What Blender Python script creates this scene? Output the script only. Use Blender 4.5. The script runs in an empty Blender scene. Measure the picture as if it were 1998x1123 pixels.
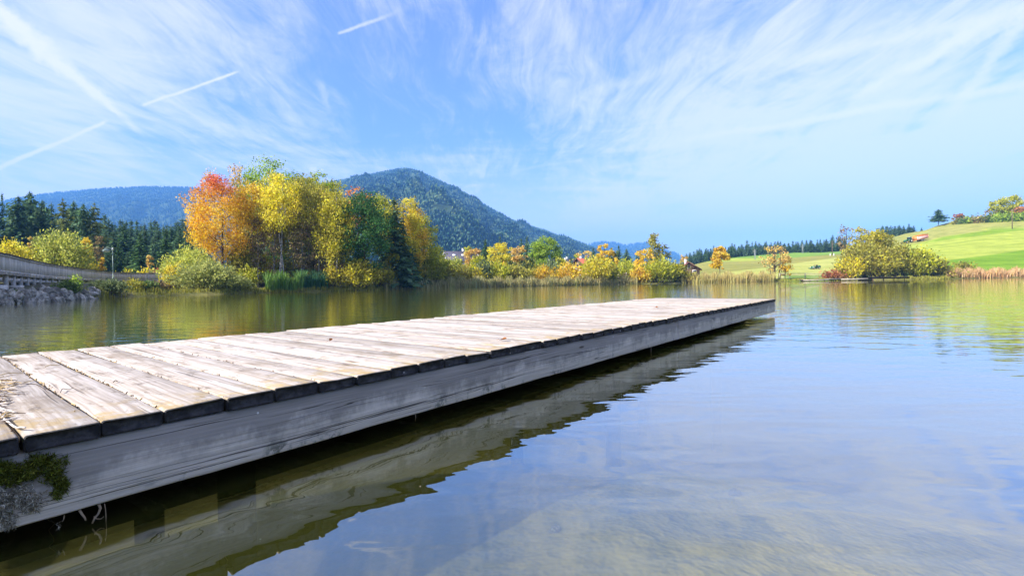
import bpy, math, random
import numpy as np
from mathutils import Vector, Matrix

R = math.radians
scene = bpy.context.scene
COL = scene.collection
rng = np.random.default_rng(7)
random.seed(7)

# ------------------------------------------------------------------ camera model (fitted to the jetty)
F, PITCH, ROLL, YAW, CAMZ = 944.7, 0.010447, 0.016107, 0.67285, 0.75
W_, H_ = 1998.0, 1123.0
C = np.array([0, 0, CAMZ])
fw = np.array([0, math.cos(PITCH), -math.sin(PITCH)])
r0 = np.array([1.0, 0, 0]); u0 = np.cross(r0, fw)
cr = r0 * math.cos(ROLL) - u0 * math.sin(ROLL)
cu = u0 * math.cos(ROLL) + r0 * math.sin(ROLL)

def ray(px, py):
    return fw + cr * (px - W_ / 2) / F - cu * (py - H_ / 2) / F

def at(px, py, D):                       # point seen at a pixel, D metres ahead
    d = ray(px, py)
    return C + d * (D / d[1])

def onz(px, py, z):                      # point seen at a pixel on a level plane
    d = ray(px, py)
    return C + d * ((z - CAMZ) / d[2])

def proj(P):
    P = np.asarray(P, float) - C
    d = P @ fw
    d = np.where(np.abs(d) < 1e-6, 1e-6, d)
    return W_ / 2 + F * (P @ cr) / d, H_ / 2 - F * (P @ cu) / d

cam = bpy.data.cameras.new("camera"); cam.sensor_width = 36; cam.lens = 36 * F / W_
cam.clip_start = 0.02; cam.clip_end = 40000
camo = bpy.data.objects.new("camera", cam); COL.objects.link(camo)
M = Matrix(((cr[0], cu[0], -fw[0], 0), (cr[1], cu[1], -fw[1], 0), (cr[2], cu[2], -fw[2], CAMZ), (0, 0, 0, 1)))
camo.matrix_world = M
scene.camera = camo

# ------------------------------------------------------------------ object helpers
def mesh_np(name, V, faces, mats=None, smooth=False, mi=None):
    """faces: list of (m,k) int arrays"""
    V = np.asarray(V, np.float32).reshape(-1, 3)
    me = bpy.data.meshes.new(name)
    me.vertices.add(len(V)); me.vertices.foreach_set("co", V.ravel())
    faces = [np.asarray(f, np.int32) for f in faces if len(f)]
    nl = sum(f.size for f in faces); nf = sum(len(f) for f in faces)
    me.loops.add(nl); me.polygons.add(nf)
    me.loops.foreach_set("vertex_index", np.concatenate([f.ravel() for f in faces]))
    starts, tot, o = [], [], 0
    for f in faces:
        k = f.shape[1]
        starts.append(o + np.arange(len(f)) * k); tot.append(np.full(len(f), k)); o += f.size
    me.polygons.foreach_set("loop_start", np.concatenate(starts).astype(np.int32))
    me.polygons.foreach_set("loop_total", np.concatenate(tot).astype(np.int32))
    if smooth: me.polygons.foreach_set("use_smooth", np.ones(nf, bool))
    for m in (mats or []): me.materials.append(m)
    if mi is not None: me.polygons.foreach_set("material_index", np.asarray(mi, np.int32))
    me.update(calc_edges=True); me.validate()
    return me

class MB:
    """collects shapes and links them as one mesh object"""
    def __init__(s): s.V, s.F, s.n, s.mi = [], {3: [], 4: []}, 0, {3: [], 4: []}
    def add(s, V, F, m=0):
        V = np.asarray(V, float).reshape(-1, 3); s.V.append(V)
        for f in (F if isinstance(F, list) else [F]):
            f = np.asarray(f, int)
            if len(f) == 0: continue
            k = f.shape[1]; s.F[k].append(f + s.n); s.mi[k].append(np.full(len(f), m))
        s.n += len(V); return s
    def box(s, c, size, rot=None, m=0, taper=1.0):
        x, y, z = [v / 2 for v in size]
        V = np.array([[-x, -y, -z], [x, -y, -z], [x, y, -z], [-x, y, -z], [-x * taper, -y * taper, z], [x * taper, -y * taper, z], [x * taper, y * taper, z], [-x * taper, y * taper, z]])
        if rot is not None: V = V @ np.array(rot).T
        F = [[0, 3, 2, 1], [4, 5, 6, 7], [0, 1, 5, 4], [1, 2, 6, 5], [2, 3, 7, 6], [3, 0, 4, 7]]
        return s.add(V + np.asarray(c), np.array(F), m)
    def tube(s, pts, rad, sides=6, cap=True, m=0):
        V, F = tube(pts, rad, sides)
        s.add(V, F, m)
        if cap:
            n = len(pts); b = s.n - len(V)
            for r_, rev in ((0, True), (n - 1, False)):
                c = V[r_ * sides:(r_ + 1) * sides].mean(0)
                ring = np.arange(sides) + r_ * sides + b
                tri = np.stack([ring, np.roll(ring, -1), np.full(sides, s.n)], 1)
                if rev: tri = tri[:, ::-1]
                s.V.append(c[None]); s.F[3].append(tri); s.mi[3].append(np.full(sides, m)); s.n += 1
        return s
    def prism(s, poly, axis, a, b, m=0):
        """extrude a 2-D polygon (in the two other axes) from a to b along axis"""
        n = len(poly); P = np.array(poly, float)
        V = np.zeros((2 * n, 3)); oth = [i for i in range(3) if i != axis]
        for k, v in ((0, a), (1, b)):
            V[k * n:(k + 1) * n, oth[0]] = P[:, 0]; V[k * n:(k + 1) * n, oth[1]] = P[:, 1]; V[k * n:(k + 1) * n, axis] = v
        F4 = [[i, (i + 1) % n, n + (i + 1) % n, n + i] for i in range(n)]
        F3 = [[0, i + 1, i] for i in range(1, n - 1)] + [[n, n + i, n + i + 1] for i in range(1, n - 1)]
        return s.add(V, [np.array(F4), np.array(F3)], m)
    def mesh(s, name, mats, smooth=False):
        fs, mi = [], []
        for k in (3, 4):
            if s.F[k]: fs.append(np.concatenate(s.F[k])); mi.append(np.concatenate(s.mi[k]))
        return mesh_np(name, np.vstack(s.V), fs, mats if isinstance(mats, (list, tuple)) else [mats], smooth, np.concatenate(mi))
    def build(s, name, mats, parent=None, smooth=False):
        return link(name, s.mesh(name, mats, smooth), parent)

def tube(pts, rad, sides=6):
    P = np.asarray(pts, float); n = len(P)
    rad = np.broadcast_to(np.asarray(rad, float), (n,))
    T = np.gradient(P, axis=0); T /= np.linalg.norm(T, axis=1)[:, None] + 1e-9
    ref = np.array([0, 0, 1.0]) if abs(T[0][2]) < 0.9 else np.array([1.0, 0, 0])
    A = np.cross(T, ref); A /= np.linalg.norm(A, axis=1)[:, None] + 1e-9
    B = np.cross(T, A)
    a = np.arange(sides) / sides * 2 * math.pi
    V = P[:, None] + rad[:, None, None] * (A[:, None] * np.cos(a)[None, :, None] + B[:, None] * np.sin(a)[None, :, None])
    i = np.arange(n - 1)[:, None] * sides; j = np.arange(sides)[None]; k = (j + 1) % sides
    Fq = np.stack([i + j, i + k, i + sides + k, i + sides + j], -1).reshape(-1, 4)
    return V.reshape(-1, 3), Fq

def link(name, me, parent=None):
    o = bpy.data.objects.new(name, me); COL.objects.link(o)
    if parent is not None: o.parent = parent
    return o

def tag(o, label=None, cat=None, group=None, kind=None):
    if label: o['label'] = label
    if cat: o['category'] = cat
    if group: o['group'] = group
    if kind: o['kind'] = kind
    return o

def empty(name, loc, rz=0.0, label=None, cat=None, group=None):
    o = bpy.data.objects.new(name, None); COL.objects.link(o)
    o.location = loc; o.rotation_euler = (0, 0, rz); o.empty_display_size = 0.2
    return tag(o, label, cat, group)

def copy_tree(o, loc, rz=0.0, scale=None, label=None, group=None):
    c = o.copy(); COL.objects.link(c); c.location = loc; c.rotation_euler = (0, 0, rz)
    if scale is not None: c.scale = scale
    if label: c['label'] = label
    if group: c['group'] = group
    for ch in KIDS.get(o.name, []):
        d = ch.copy(); COL.objects.link(d); d.parent = c
    return c
KIDS = {}

def rotz(a):
    c, s = math.cos(a), math.sin(a); return np.array([[c, -s, 0], [s, c, 0], [0, 0, 1.0]])

# ------------------------------------------------------------------ node helpers
class NB:
    def __init__(s, tree): s.t = tree; s.n = tree.nodes; s.l = tree.links
    def new(s, ty, **kw):
        nd = s.n.new(ty)
        for k, v in kw.items(): setattr(nd, k, v)
        return nd
    def put(s, sock, v):
        if hasattr(v, 'is_output'): s.l.new(v, sock)
        elif v is not None: sock.default_value = v
    def m(s, op, a, b=None, c=None, clamp=False):
        nd = s.new('ShaderNodeMath', operation=op, use_clamp=clamp)
        for i, v in enumerate((a, b, c)): s.put(nd.inputs[i], v)
        return nd.outputs[0]
    def vm(s, op, a, b=None, sc=None):
        nd = s.new('ShaderNodeVectorMath', operation=op)
        s.put(nd.inputs[0], a)
        if b is not None: s.put(nd.inputs[1], b)
        if sc is not None: s.put(nd.inputs['Scale'], sc)
        return nd.outputs['Value' if op in ('DOT_PRODUCT', 'LENGTH', 'DISTANCE') else 'Vector']
    def ss(s, x, a, b, lo=0.0, hi=1.0):
        nd = s.new('ShaderNodeMapRange', interpolation_type='SMOOTHSTEP')
        s.put(nd.inputs[0], x); s.put(nd.inputs[1], a); s.put(nd.inputs[2], b); s.put(nd.inputs[3], lo); s.put(nd.inputs[4], hi)
        return nd.outputs[0]
    def lin(s, x, a, b, lo=0.0, hi=1.0):
        nd = s.new('ShaderNodeMapRange', clamp=True)
        s.put(nd.inputs[0], x); s.put(nd.inputs[1], a); s.put(nd.inputs[2], b); s.put(nd.inputs[3], lo); s.put(nd.inputs[4], hi)
        return nd.outputs[0]
    def noise(s, vec, scale, detail=4, rough=0.55, dist=0.0):
        nd = s.new('ShaderNodeTexNoise'); s.put(nd.inputs['Vector'], vec)
        nd.inputs['Scale'].default_value = scale; nd.inputs['Detail'].default_value = detail
        nd.inputs['Roughness'].default_value = rough; nd.inputs['Distortion'].default_value = dist
        return nd.outputs['Fac']
    def voro(s, vec, scale, feature='F1'):
        nd = s.new('ShaderNodeTexVoronoi', feature=feature); s.put(nd.inputs['Vector'], vec); nd.inputs['Scale'].default_value = scale
        return nd.outputs['Distance']
    def map(s, vec, scale=(1, 1, 1), rot=(0, 0, 0), loc=(0, 0, 0)):
        nd = s.new('ShaderNodeMapping'); s.put(nd.inputs[0], vec)
        nd.inputs['Location'].default_value = loc; nd.inputs['Rotation'].default_value = rot; nd.inputs['Scale'].default_value = scale
        return nd.outputs[0]
    def ramp(s, x, stops, interp='LINEAR'):
        nd = s.new('ShaderNodeValToRGB'); s.put(nd.inputs[0], x); e = nd.color_ramp.elements; nd.color_ramp.interpolation = interp
        while len(e) < len(stops): e.new(0.5)
        for k, (p, c) in enumerate(stops): e[k].position = p; e[k].color = (*c, 1) if len(c) == 3 else c
        return nd.outputs[0]
    def mix(s, f, a, b, mode='MIX'):
        nd = s.new('ShaderNodeMix', data_type='RGBA', blend_type=mode)
        s.put(nd.inputs[0], f)
        for i, v in ((6, a), (7, b)):
            if isinstance(v, tuple) and len(v) == 3: v = (*v, 1)
            s.put(nd.inputs[i], v)
        return nd.outputs[2]
    def bump(s, h, dist=1.0, strength=1.0):
        nd = s.new('ShaderNodeBump'); s.put(nd.inputs['Height'], h); nd.inputs['Distance'].default_value = dist; nd.inputs['Strength'].default_value = strength
        return nd.outputs[0]

def mat(name):
    m = bpy.data.materials.new(name); m.use_nodes = True; t = m.node_tree; t.nodes.clear()
    b = NB(t); out = b.new('ShaderNodeOutputMaterial'); b.out = out
    return m, b

def princ(b, col, rough=0.8, bump=None, spec=0.3, metal=0.0):
    p = b.new('ShaderNodeBsdfPrincipled'); b.put(p.inputs['Base Color'], (*col, 1) if isinstance(col, tuple) and len(col) == 3 else col)
    b.put(p.inputs['Roughness'], rough); p.inputs['Specular IOR Level'].default_value = spec; p.inputs['Metallic'].default_value = metal
    if bump is not None: b.put(p.inputs['Normal'], bump)
    b.l.new(p.outputs[0], b.out.inputs[0]); return p

def simple(name, col, rough=0.7, var=0.25, scale=3.0, spec=0.3, metal=0.0, bumpd=0.0):
    m, b = mat(name); tc = b.new('ShaderNodeTexCoord').outputs['Object']
    n = b.noise(tc, scale, 5, 0.6)
    c = b.mix(b.ss(n, 0.3, 0.7), tuple(v * (1 - var) for v in col), tuple(min(1, v * (1 + var)) for v in col))
    princ(b, c, rough, b.bump(n, bumpd) if bumpd else None, spec, metal); return m

def leafmat(name, cols, trans=0.4, zgrad=None, var=0.35, nsc=0.55):
    """foliage: every leaf takes its own tint from the palette; zgrad = (z0, z1, palette) turns the leaves with height"""
    m, b = mat(name)
    isl = b.new('ShaderNodeNewGeometry').outputs['Random Per Island']
    orn = b.new('ShaderNodeObjectInfo').outputs['Random']
    tc = b.new('ShaderNodeTexCoord').outputs['Object']
    n = b.noise(tc, nsc, 3, 0.6)
    f = b.m('ADD', b.m('MULTIPLY', isl, 0.55), b.m('MULTIPLY', b.m('SUBTRACT', n, 0.28), 1.0), clamp=True)
    st = [(i / max(1, len(cols) - 1) * 0.9 + 0.05, c) for i, c in enumerate(cols)]
    c = b.ramp(f, st)
    if zgrad:
        sep = b.new('ShaderNodeSeparateXYZ'); b.put(sep.inputs[0], tc)
        z = b.m('ADD', sep.outputs[2], b.m('MULTIPLY', b.m('SUBTRACT', n, 0.5), 5.0))
        c2 = b.ramp(f, [(i / max(1, len(zgrad[2]) - 1) * 0.9 + 0.05, k) for i, k in enumerate(zgrad[2])])
        c = b.mix(b.ss(z, zgrad[0], zgrad[1]), c, c2)
    v = b.m('MULTIPLY', b.lin(isl, 0, 1, 1 - var, 1 + var), b.lin(orn, 0, 1, 0.85, 1.12))
    hs = b.new('ShaderNodeHueSaturation'); b.put(hs.inputs['Value'], v); b.put(hs.inputs['Color'], c); b.put(hs.inputs['Hue'], b.m('ADD', b.lin(b.m('FRACT', b.m('MULTIPLY', isl, 91.7)), 0, 1, 0.482, 0.512), b.lin(n, 0.3, 0.7, -0.012, 0.012))); b.put(hs.inputs['Saturation'], b.lin(b.m('FRACT', b.m('MULTIPLY', isl, 37.3)), 0, 1, 0.84, 1.06)); c = hs.outputs[0]
    d = b.new('ShaderNodeBsdfDiffuse'); b.put(d.inputs[0], c)
    t = b.new('ShaderNodeBsdfTranslucent'); b.put(t.inputs[0], c)
    mx = b.new('ShaderNodeMixShader'); mx.inputs[0].default_value = trans
    b.l.new(d.outputs[0], mx.inputs[1]); b.l.new(t.outputs[0], mx.inputs[2]); b.l.new(mx.outputs[0], b.out.inputs[0])
    return m

# ------------------------------------------------------------------ light
SUN_AZ, SUN_EL = R(-118), R(34)            # clockwise from straight ahead
sd = np.array([math.sin(SUN_AZ) * math.cos(SUN_EL), math.cos(SUN_AZ) * math.cos(SUN_EL), math.sin(SUN_EL)])
sl = bpy.data.lights.new("sun", 'SUN'); sl.energy = 5.0; sl.angle = R(0.53); sl.color = (1.0, 0.94, 0.85)
so = bpy.data.objects.new("sun", sl); COL.objects.link(so)
so.rotation_euler = Vector(sd).to_track_quat('Z', 'Y').to_euler()

world = bpy.data.worlds.new("World"); scene.world = world; world.use_nodes = True
b = NB(world.node_tree); b.n.clear()
wout = b.new('ShaderNodeOutputWorld'); bg = b.new('ShaderNodeBackground'); bg.inputs[1].default_value = 0.10
b.l.new(bg.outputs[0], wout.inputs[0])
sky = b.new('ShaderNodeTexSky', sky_type='NISHITA'); sky.sun_disc = False
sky.sun_elevation = SUN_EL; sky.sun_rotation = SUN_AZ % (2 * math.pi); sky.altitude = 700; sky.air_density = 1.0; sky.dust_density = 0.4; sky.ozone_density = 2.2
d = b.vm('NORMALIZE', b.new('ShaderNodeTexCoord').outputs['Generated'])
def dirv(px, py):
    v = ray(px, py); return v / np.linalg.norm(v)
sep = b.new('ShaderNodeSeparateXYZ'); b.put(sep.inputs[0], d); dz = sep.outputs[2]
zz = b.m('ADD', b.m('MAXIMUM', dz, 0.0), 0.10)
comb = b.new('ShaderNodeCombineXYZ'); b.put(comb.inputs[0], b.m('DIVIDE', sep.outputs[0], zz)); b.put(comb.inputs[1], b.m('DIVIDE', sep.outputs[1], zz))
P = comb.outputs[0]
# cirrus: streaks drawn out across the sky, in three sizes
warp = b.noise(b.map(P, (0.5, 0.5, 1)), 1.0, 3, 0.5)
Pw = b.vm('ADD', P, b.vm('SCALE', (0.9, 0.5, 0.0), sc=warp))
c1 = b.noise(b.map(Pw, (1.5, 0.42, 1), (0, 0, R(14))), 1.0, 8, 0.64, 0.7)
c2 = b.noise(b.map(Pw, (3.6, 1.3, 1), (0, 0, R(-38)), (3.1, 1.7, 0)), 1.0, 8, 0.68, 0.9)
c3 = b.noise(b.map(Pw, (0.55, 0.25, 1), (0, 0, R(25)), (7.7, 0.2, 0)), 1.0, 5, 0.55, 0.3)
c4 = b.noise(b.map(Pw, (10.0, 2.0, 1), (0, 0, R(28)), (1.1, 4.7, 0)), 1.0, 6, 0.7, 1.2)
dens = b.m('ADD', b.m('MULTIPLY', c1, 1.0), b.m('ADD', b.m('MULTIPLY', c2, 0.85), b.m('ADD', b.m('MULTIPLY', c4, 0.65), b.m('MULTIPLY', c3, 0.35))))
lo1 = b.noise(b.map(d, (2.0, 2.0, 17.0), (0, R(7), 0), (0.4, 0.9, 0.2)), 1.0, 7, 0.62, 0.5)
lo2 = b.noise(b.map(d, (5.0, 5.0, 34.0), (0, R(14), 0), (2.4, 0.1, 0.7)), 1.0, 6, 0.66, 0.8)
lowc = b.m('MULTIPLY', b.m('ADD', b.m('MULTIPLY', b.m('SUBTRACT', lo1, 0.5), 1.5), b.m('MULTIPLY', b.m('SUBTRACT', lo2, 0.5), 0.9)), b.ss(dz, 0.40, 0.16))
dens = b.m('ADD', b.m('SUBTRACT', dens, 0.90), lowc)
dens = b.m('ADD', dens, b.ss(dz, 0.42, 0.65, 0.0, 0.22))
def blob(px, py, rad, w):
    global dens
    v = dirv(px, py)
    q = b.vm('DOT_PRODUCT', d, tuple(v))
    a = b.m('MULTIPLY', b.m('SUBTRACT', 1.0, q), 2.0 / rad ** 2)       # (angle/rad)^2
    g = b.m('MULTIPLY', b.m('POWER', 2.718, b.m('MULTIPLY', a, -1.0)), w)
    dens = b.m('ADD', dens, g)
for px, py, rad, w in [
        (60, 230, 0.16, 0.13), (200, 300, 0.14, 0.10), (300, 40, 0.10, 0.07), (60, 60, 0.2, 0.05),
        (820, 150, 0.20, -0.16), (640, 330, 0.2, -0.03), (520, 190, 0.14, -0.05), (1020, 330, 0.12, -0.06), (560, 90, 0.10, -0.03),
        (1100, 80, 0.15, 0.08), (1450, 300, 0.24, 0.15), (1800, 330, 0.22, 0.13), (1600, 430, 0.26, 0.14), (1150, 430, 0.14, 0.08), (1980, 430, 0.2, 0.10), (1250, 380, 0.14, 0.08), (1400, 110, 0.2, 0.02), (1980, 100, 0.2, 0.02),
        (1640, 10, 0.2, 0.0), (330, 170, 0.1, -0.03)]:
    blob(px, py, rad, w)
mask = b.ss(dens, 0.24, 0.95)
mask = b.m('ADD', b.m('MULTIPLY', mask, 0.72), 0.10)
# vapour trails
wob = b.noise(b.vm('SCALE', d, sc=9.0), 1.0, 5, 0.6)
fine = b.noise(b.vm('SCALE', d, sc=75.0), 1.0, 4, 0.65)
def trail(A, B, wA, wB, inten, fade0=0.05, fade1=0.15, ragged=0.5, bend=0.006):
    global mask
    a, c = dirv(*A), dirv(*B); n = np.cross(a, c); n /= np.linalg.norm(n); ab = c - a
    s = b.m('ADD', b.vm('DOT_PRODUCT', d, tuple(n)), b.m('MULTIPLY', b.m('SUBTRACT', wob, 0.5), bend * 2.2))
    s = b.m('ABSOLUTE', s)
    t = b.m('DIVIDE', b.vm('DOT_PRODUCT', b.vm('SUBTRACT', d, tuple(a)), tuple(ab)), float(ab @ ab))
    w = b.lin(t, 0, 1, wA / F, wB / F)
    w = b.m('MULTIPLY', w, b.m('ADD', 1 - ragged, b.m('MULTIPLY', fine, 2 * ragged)))
    v = b.m('SUBTRACT', 1.0, b.m('DIVIDE', s, w), clamp=True)
    v = b.m('MULTIPLY', b.ss(v, 0.0, 1.0), b.m('MULTIPLY', b.ss(t, -0.01, fade0), b.ss(t, 1.01, 1.0 - fade1)))
    v = b.m('MULTIPLY', v, b.m('MULTIPLY', b.m('ADD', 0.55, b.m('MULTIPLY', fine, 0.8)), inten))
    mask = b.m('ADD', mask, b.m('MULTIPLY', v, b.m('SUBTRACT', 1.0, mask)))
trail((-60, -25), (120, 125), 20, 22, 1.2, 0.02, 0.25, ragged=0.95, bend=0.014)
trail((80, 95), (240, 230), 18, 5, 1.2, 0.15, 0.1, ragged=0.9, bend=0.012)
trail((215, 205), (300, 280), 8, 6, 0.55, 0.1, 0.6)
trail((277, 207), (470, 137), 3.5, 3, 0.95, 0.03, 0.1, 0.3, 0.004)
trail((-60, 352), (212, 233), 4.5, 3.5, 1.3, 0.05, 0.06, 0.3, 0.005)
trail((658, 67), (785, 20), 3.5, 6, 0.6, 0.04, 0.5, 0.4, 0.005)
trail((2100, 148), (1180, 300), 11, 8, 0.75, 0.05, 0.5, 0.8, 0.008)
trail((2060, -20), (1640, 205), 24, 11, 0.75, 0.05, 0.2, 0.9, 0.01)
trail((2010, 20), (1830, 255), 17, 11, 0.68, 0.05, 0.3, 0.9, 0.01)
trail((1960, 30), (1500, 130), 18, 12, 0.5, 0.1, 0.3, 0.9, 0.01)
trail((620, 150), (648, 228), 14, 6, 0.34, 0.3, 0.4, 0.9)
trail((1128, 378), (1152, 418), 11, 7, 0.32, 0.3, 0.4, 0.9)
trail((1100, 200), (1420, 95), 16, 20, 0.30, 0.2, 0.5, 0.9, 0.02)
trail((990, 336), (1200, 300), 5, 4, 0.22, 0.2, 0.4, 0.5)
trail((1450, 330), (1560, 270), 4, 3, 0.3, 0.3, 0.4, 0.4)
# small bright cumulus low over the far ridge, and a small white spot at the grove top
for px, py, rad, am in ((1318, 487, 0.022, 1.0), (1350, 497, 0.03, 0.7), (1290, 500, 0.03, 0.6), (612, 333, 0.012, 0.8)):
    q = b.vm('DOT_PRODUCT', d, tuple(dirv(px, py)))
    a = b.m('POWER', b.m('MULTIPLY', b.m('SUBTRACT', 1.0, q), 2.0 / rad ** 2), 0.5)
    a = b.m('ADD', a, b.m('MULTIPLY', b.m('SUBTRACT', fine, 0.5), 1.3))
    mask = b.m('MAXIMUM', mask, b.m('MULTIPLY', b.ss(a, 1.2, 0.35), am))
hz = b.m('MULTIPLY', b.ss(dz, 0.28, 0.0), 0.85)          # thin veil low in the sky
mask = b.m('ADD', mask, b.m('MULTIPLY', hz, b.m('SUBTRACT', 1.0, mask)), clamp=True)
tint = b.mix(1.0, sky.outputs[0], b.mix(b.ss(dz, 0.0, 0.34), (0.98, 0.79, 0.96), (0.56, 0.76, 1.32)), 'MULTIPLY')
colr = b.mix(mask, tint, (4.5, 4.38, 4.75))
b.put(bg.inputs[0], colr)

# ------------------------------------------------------------------ terrain
PXS = np.array([-900, -512, -200, 0, 60, 120, 180, 250, 330, 430, 500, 620, 740, 860, 960, 1100, 1200, 1340, 1440, 1525, 1640, 1780, 1998, 2300, 2600], float)
SHD = np.array([12, 15, 20, 26.4, 30, 33, 40, 47, 50, 54, 59, 66, 71, 88, 93, 101, 112, 114, 112, 113, 117, 114, 122, 125, 125], float)
CPX = np.array([-900, 1240, 1330, 1370, 1400, 1450, 1550, 1640, 1680, 1720, 1735, 1800, 1830, 1850, 1900, 1940, 1998, 2100, 2400, 2700], float)
CPY = np.array([540, 535, 521, 512, 506, 501, 493, 489, 482, 468, 463, 448, 438, 434, 422, 415, 404, 388, 350, 330], float)
def horizon(px): return 567.72 - 0.016108 * px
def wob2(x, y, k, s=0):
    return (np.sin(x * k + 1.3 + s) * np.cos(y * k * 0.83 + 0.4 + s) + 0.5 * np.sin(x * k * 2.3 + y * k * 1.7 + s) + 0.3 * np.sin(-x * k * 3.9 + y * k * 4.3 + 2 * s)) / 1.8
THL = math.atan(1.6)
def shore_depth(u): return np.interp(W_ / 2 + F * u, PXS, SHD)
def ground(x, y):
    x = np.asarray(x, float); y = np.asarray(y, float)
    th = np.arctan2(x, y); r = np.hypot(x, y)
    tc = np.clip(th, -THL, THL); u = np.tan(tc); px = W_ / 2 + F * u
    D = r * np.cos(tc)
    over = np.clip((np.abs(th) - THL) / 1.0, 0, 1); over = over * over * (3 - 2 * over)
    s = shore_depth(u) * (1 - over) + 2.2 * over
    s = s + wob2(x, y, 0.35) * np.minimum(0.8, s * 0.02)
    e = D - s
    # lake bed
    bed = -0.16 - np.minimum(2.6, 0.10 * np.maximum(-e, 0))
    near = 1 / (1 + (r / 6.0) ** 4); bed = bed * (1 - near) + (-0.36 - 0.04 * wob2(x, y, 2.2) - 0.06 * np.maximum(0, 0.6 - x)) * near
    bed = bed * np.clip(-e / 1.5, 0, 1)
    # bank and flats
    flat = 0.28 * np.clip(e / 0.6, 0, 1) + 0.5 * np.clip(e / 12, 0, 1) ** 1.5 + 0.016 * np.maximum(e, 0) + 0.12 * wob2(x, y, 0.12) * np.clip(e / 10, 0, 1)
    flat = np.minimum(flat, 6 + 0.15 * wob2(x, y, 0.02))
    left = np.clip((340 - px) / 60, 0, 1)
    flat = flat + left * 0.55 * np.clip(e / 5.0, 0, 1)
    # meadow hill on the right
    rc = 300.0
    crest = CAMZ + (horizon(px) - np.interp(px, CPX, CPY)) * rc / F
    w = np.clip((px - 1240) / 130, 0, 1); w = w * w * (3 - 2 * w)
    t = np.clip((D - s - 3) / (rc - s - 3), 0, 1)
    hill = crest * t ** 1.55
    over_c = np.clip((D - rc) / 40, 0, 1)
    hill = hill * (1 - 0.02 * over_c) + 0.35 * wob2(x, y, 0.045) * t * (1 - over_c)
    h = np.maximum(flat, 0) * (1 - w * t) + w * hill * np.where(e > 0, 1, 0)
    return np.where(e > 0, h, bed)

def gz(x, y): return float(ground(np.array([x]), np.array([y]))[0])
def base_at(px, D):
    D = max(D, float(np.interp(px, PXS, SHD)) + 1.2); p = at(px, 540, D); return np.array([p[0], p[1], gz(p[0], p[1])])
def hit(px, py, d0=60, d1=420):        # where the ray of a pixel meets the ground
    Ds = np.linspace(d0, d1, 1500); d = ray(px, py); Pp = C + d[None] * (Ds / d[1])[:, None]
    g = ground(Pp[:, 0], Pp[:, 1]); k = np.nonzero(Pp[:, 2] <= g)[0]
    k = k[0] if len(k) else len(Ds) - 1
    return np.array([Pp[k, 0], Pp[k, 1], g[k]]), Ds[k]

thf = np.radians(np.concatenate([np.arange(-180, -58, 3.0), np.arange(-58, 58, 0.13), np.arange(58, 180, 3.0)]))
rs = np.concatenate([np.array([0.0]), np.geomspace(0.3, 20, 60), np.arange(20.6, 170, 0.75), np.arange(171, 345, 2.2), np.geomspace(348, 7900, 60)])
TH, RR = np.meshgrid(thf, rs, indexing='ij')
X, Y = RR * np.sin(TH), RR * np.cos(TH)
Z = ground(X, Y)
nt, nr = len(thf), len(rs)
idx = (np.arange(nt)[:, None] * nr + np.arange(nr)[None])
i2 = np.roll(idx, -1, axis=0)
Fq = np.stack([idx[:, :-1], idx[:, 1:], i2[:, 1:], i2[:, :-1]], -1).reshape(-1, 4)[:, ::-1]
GV = np.stack([X, Y, Z], -1).reshape(-1, 3)

m, b = mat("meadow_ground")
att = b.new('ShaderNodeAttribute', attribute_name='field').outputs['Color']
tc = b.new('ShaderNodeTexCoord').outputs['Object']
n1 = b.noise(tc, 0.25, 5, 0.65); n2 = b.noise(tc, 2.5, 4, 0.7)
ns = b.noise(b.map(tc, (0.012, 0.22, 1), (0, 0, R(-6))), 1.0, 3, 0.6)   # mowing swaths
c = b.mix(1.0, att, b.ramp(n1, [(0.25, (0.78, 0.8, 0.7)), (0.75, (1.2, 1.15, 1.1))]), 'MULTIPLY')
c = b.mix(1.0, c, b.ramp(n2, [(0.2, (0.72, 0.75, 0.72)), (0.8, (1.25, 1.22, 1.2))]), 'MULTIPLY')
c = b.mix(1.0, c, b.ramp(ns, [(0.32, (0.74, 0.80, 0.66)), (0.68, (1.24, 1.16, 1.3))]), 'MULTIPLY')
princ(b, c, 0.95, b.bump(n2, 0.12, 0.8), 0.1)
GROUND_MAT = m
me = mesh_np("ground", GV, [Fq], [GROUND_MAT], True)
# field colours
gpx, gpy = proj(GV); e_ = np.hypot(GV[:, 0], GV[:, 1])
front = GV[:, 1] > 1
lime = np.array([0.30, 0.36, 0.055]); green = np.array([0.10, 0.25, 0.012]); olive = np.array([0.24, 0.24, 0.06]); pale = np.array([0.36, 0.38, 0.10])
dim_silt = np.array([0.10, 0.095, 0.036]); lit_sand = np.array([0.38, 0.32, 0.11]); bank = np.array([0.16, 0.16, 0.05]); soil = np.array([0.10, 0.09, 0.05])
colr = np.tile(np.array([0.17, 0.20, 0.05]), (len(GV), 1))
def lerp(msk, c):
    global colr
    msk = np.clip(msk, 0, 1)[:, None]; colr = colr * (1 - msk) + np.asarray(c)[None] * msk
rt = front & (gpx > 1290) & (GV[:, 2] > 0.8)
lerp(rt * 1.0, lime)
L = lambda xs, ys: np.interp(gpx, xs, ys)
lerp((rt & (gpx > 1380)) * np.clip((505 - gpy) / 3, 0, 1) * (gpx < 1640), np.array([0.17, 0.29, 0.05]))
lerp((rt & (gpx < 1640)) * np.clip((L([1300, 1640], [516, 486]) - gpy) / 2.5, 0, 1), np.array([0.15, 0.28, 0.03]))
lerp((rt & (gpx < 1660)) * np.clip((gpy - L([1340, 1480, 1640], [512, 507, 494])) / 2, 0, 1), olive)
lerp((rt & (gpx < 1700)) * np.clip((gpy - L([1340, 1480, 1540, 1640, 1700], [540, 522, 514, 500, 494])) / 2, 0, 1), pale)
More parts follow.
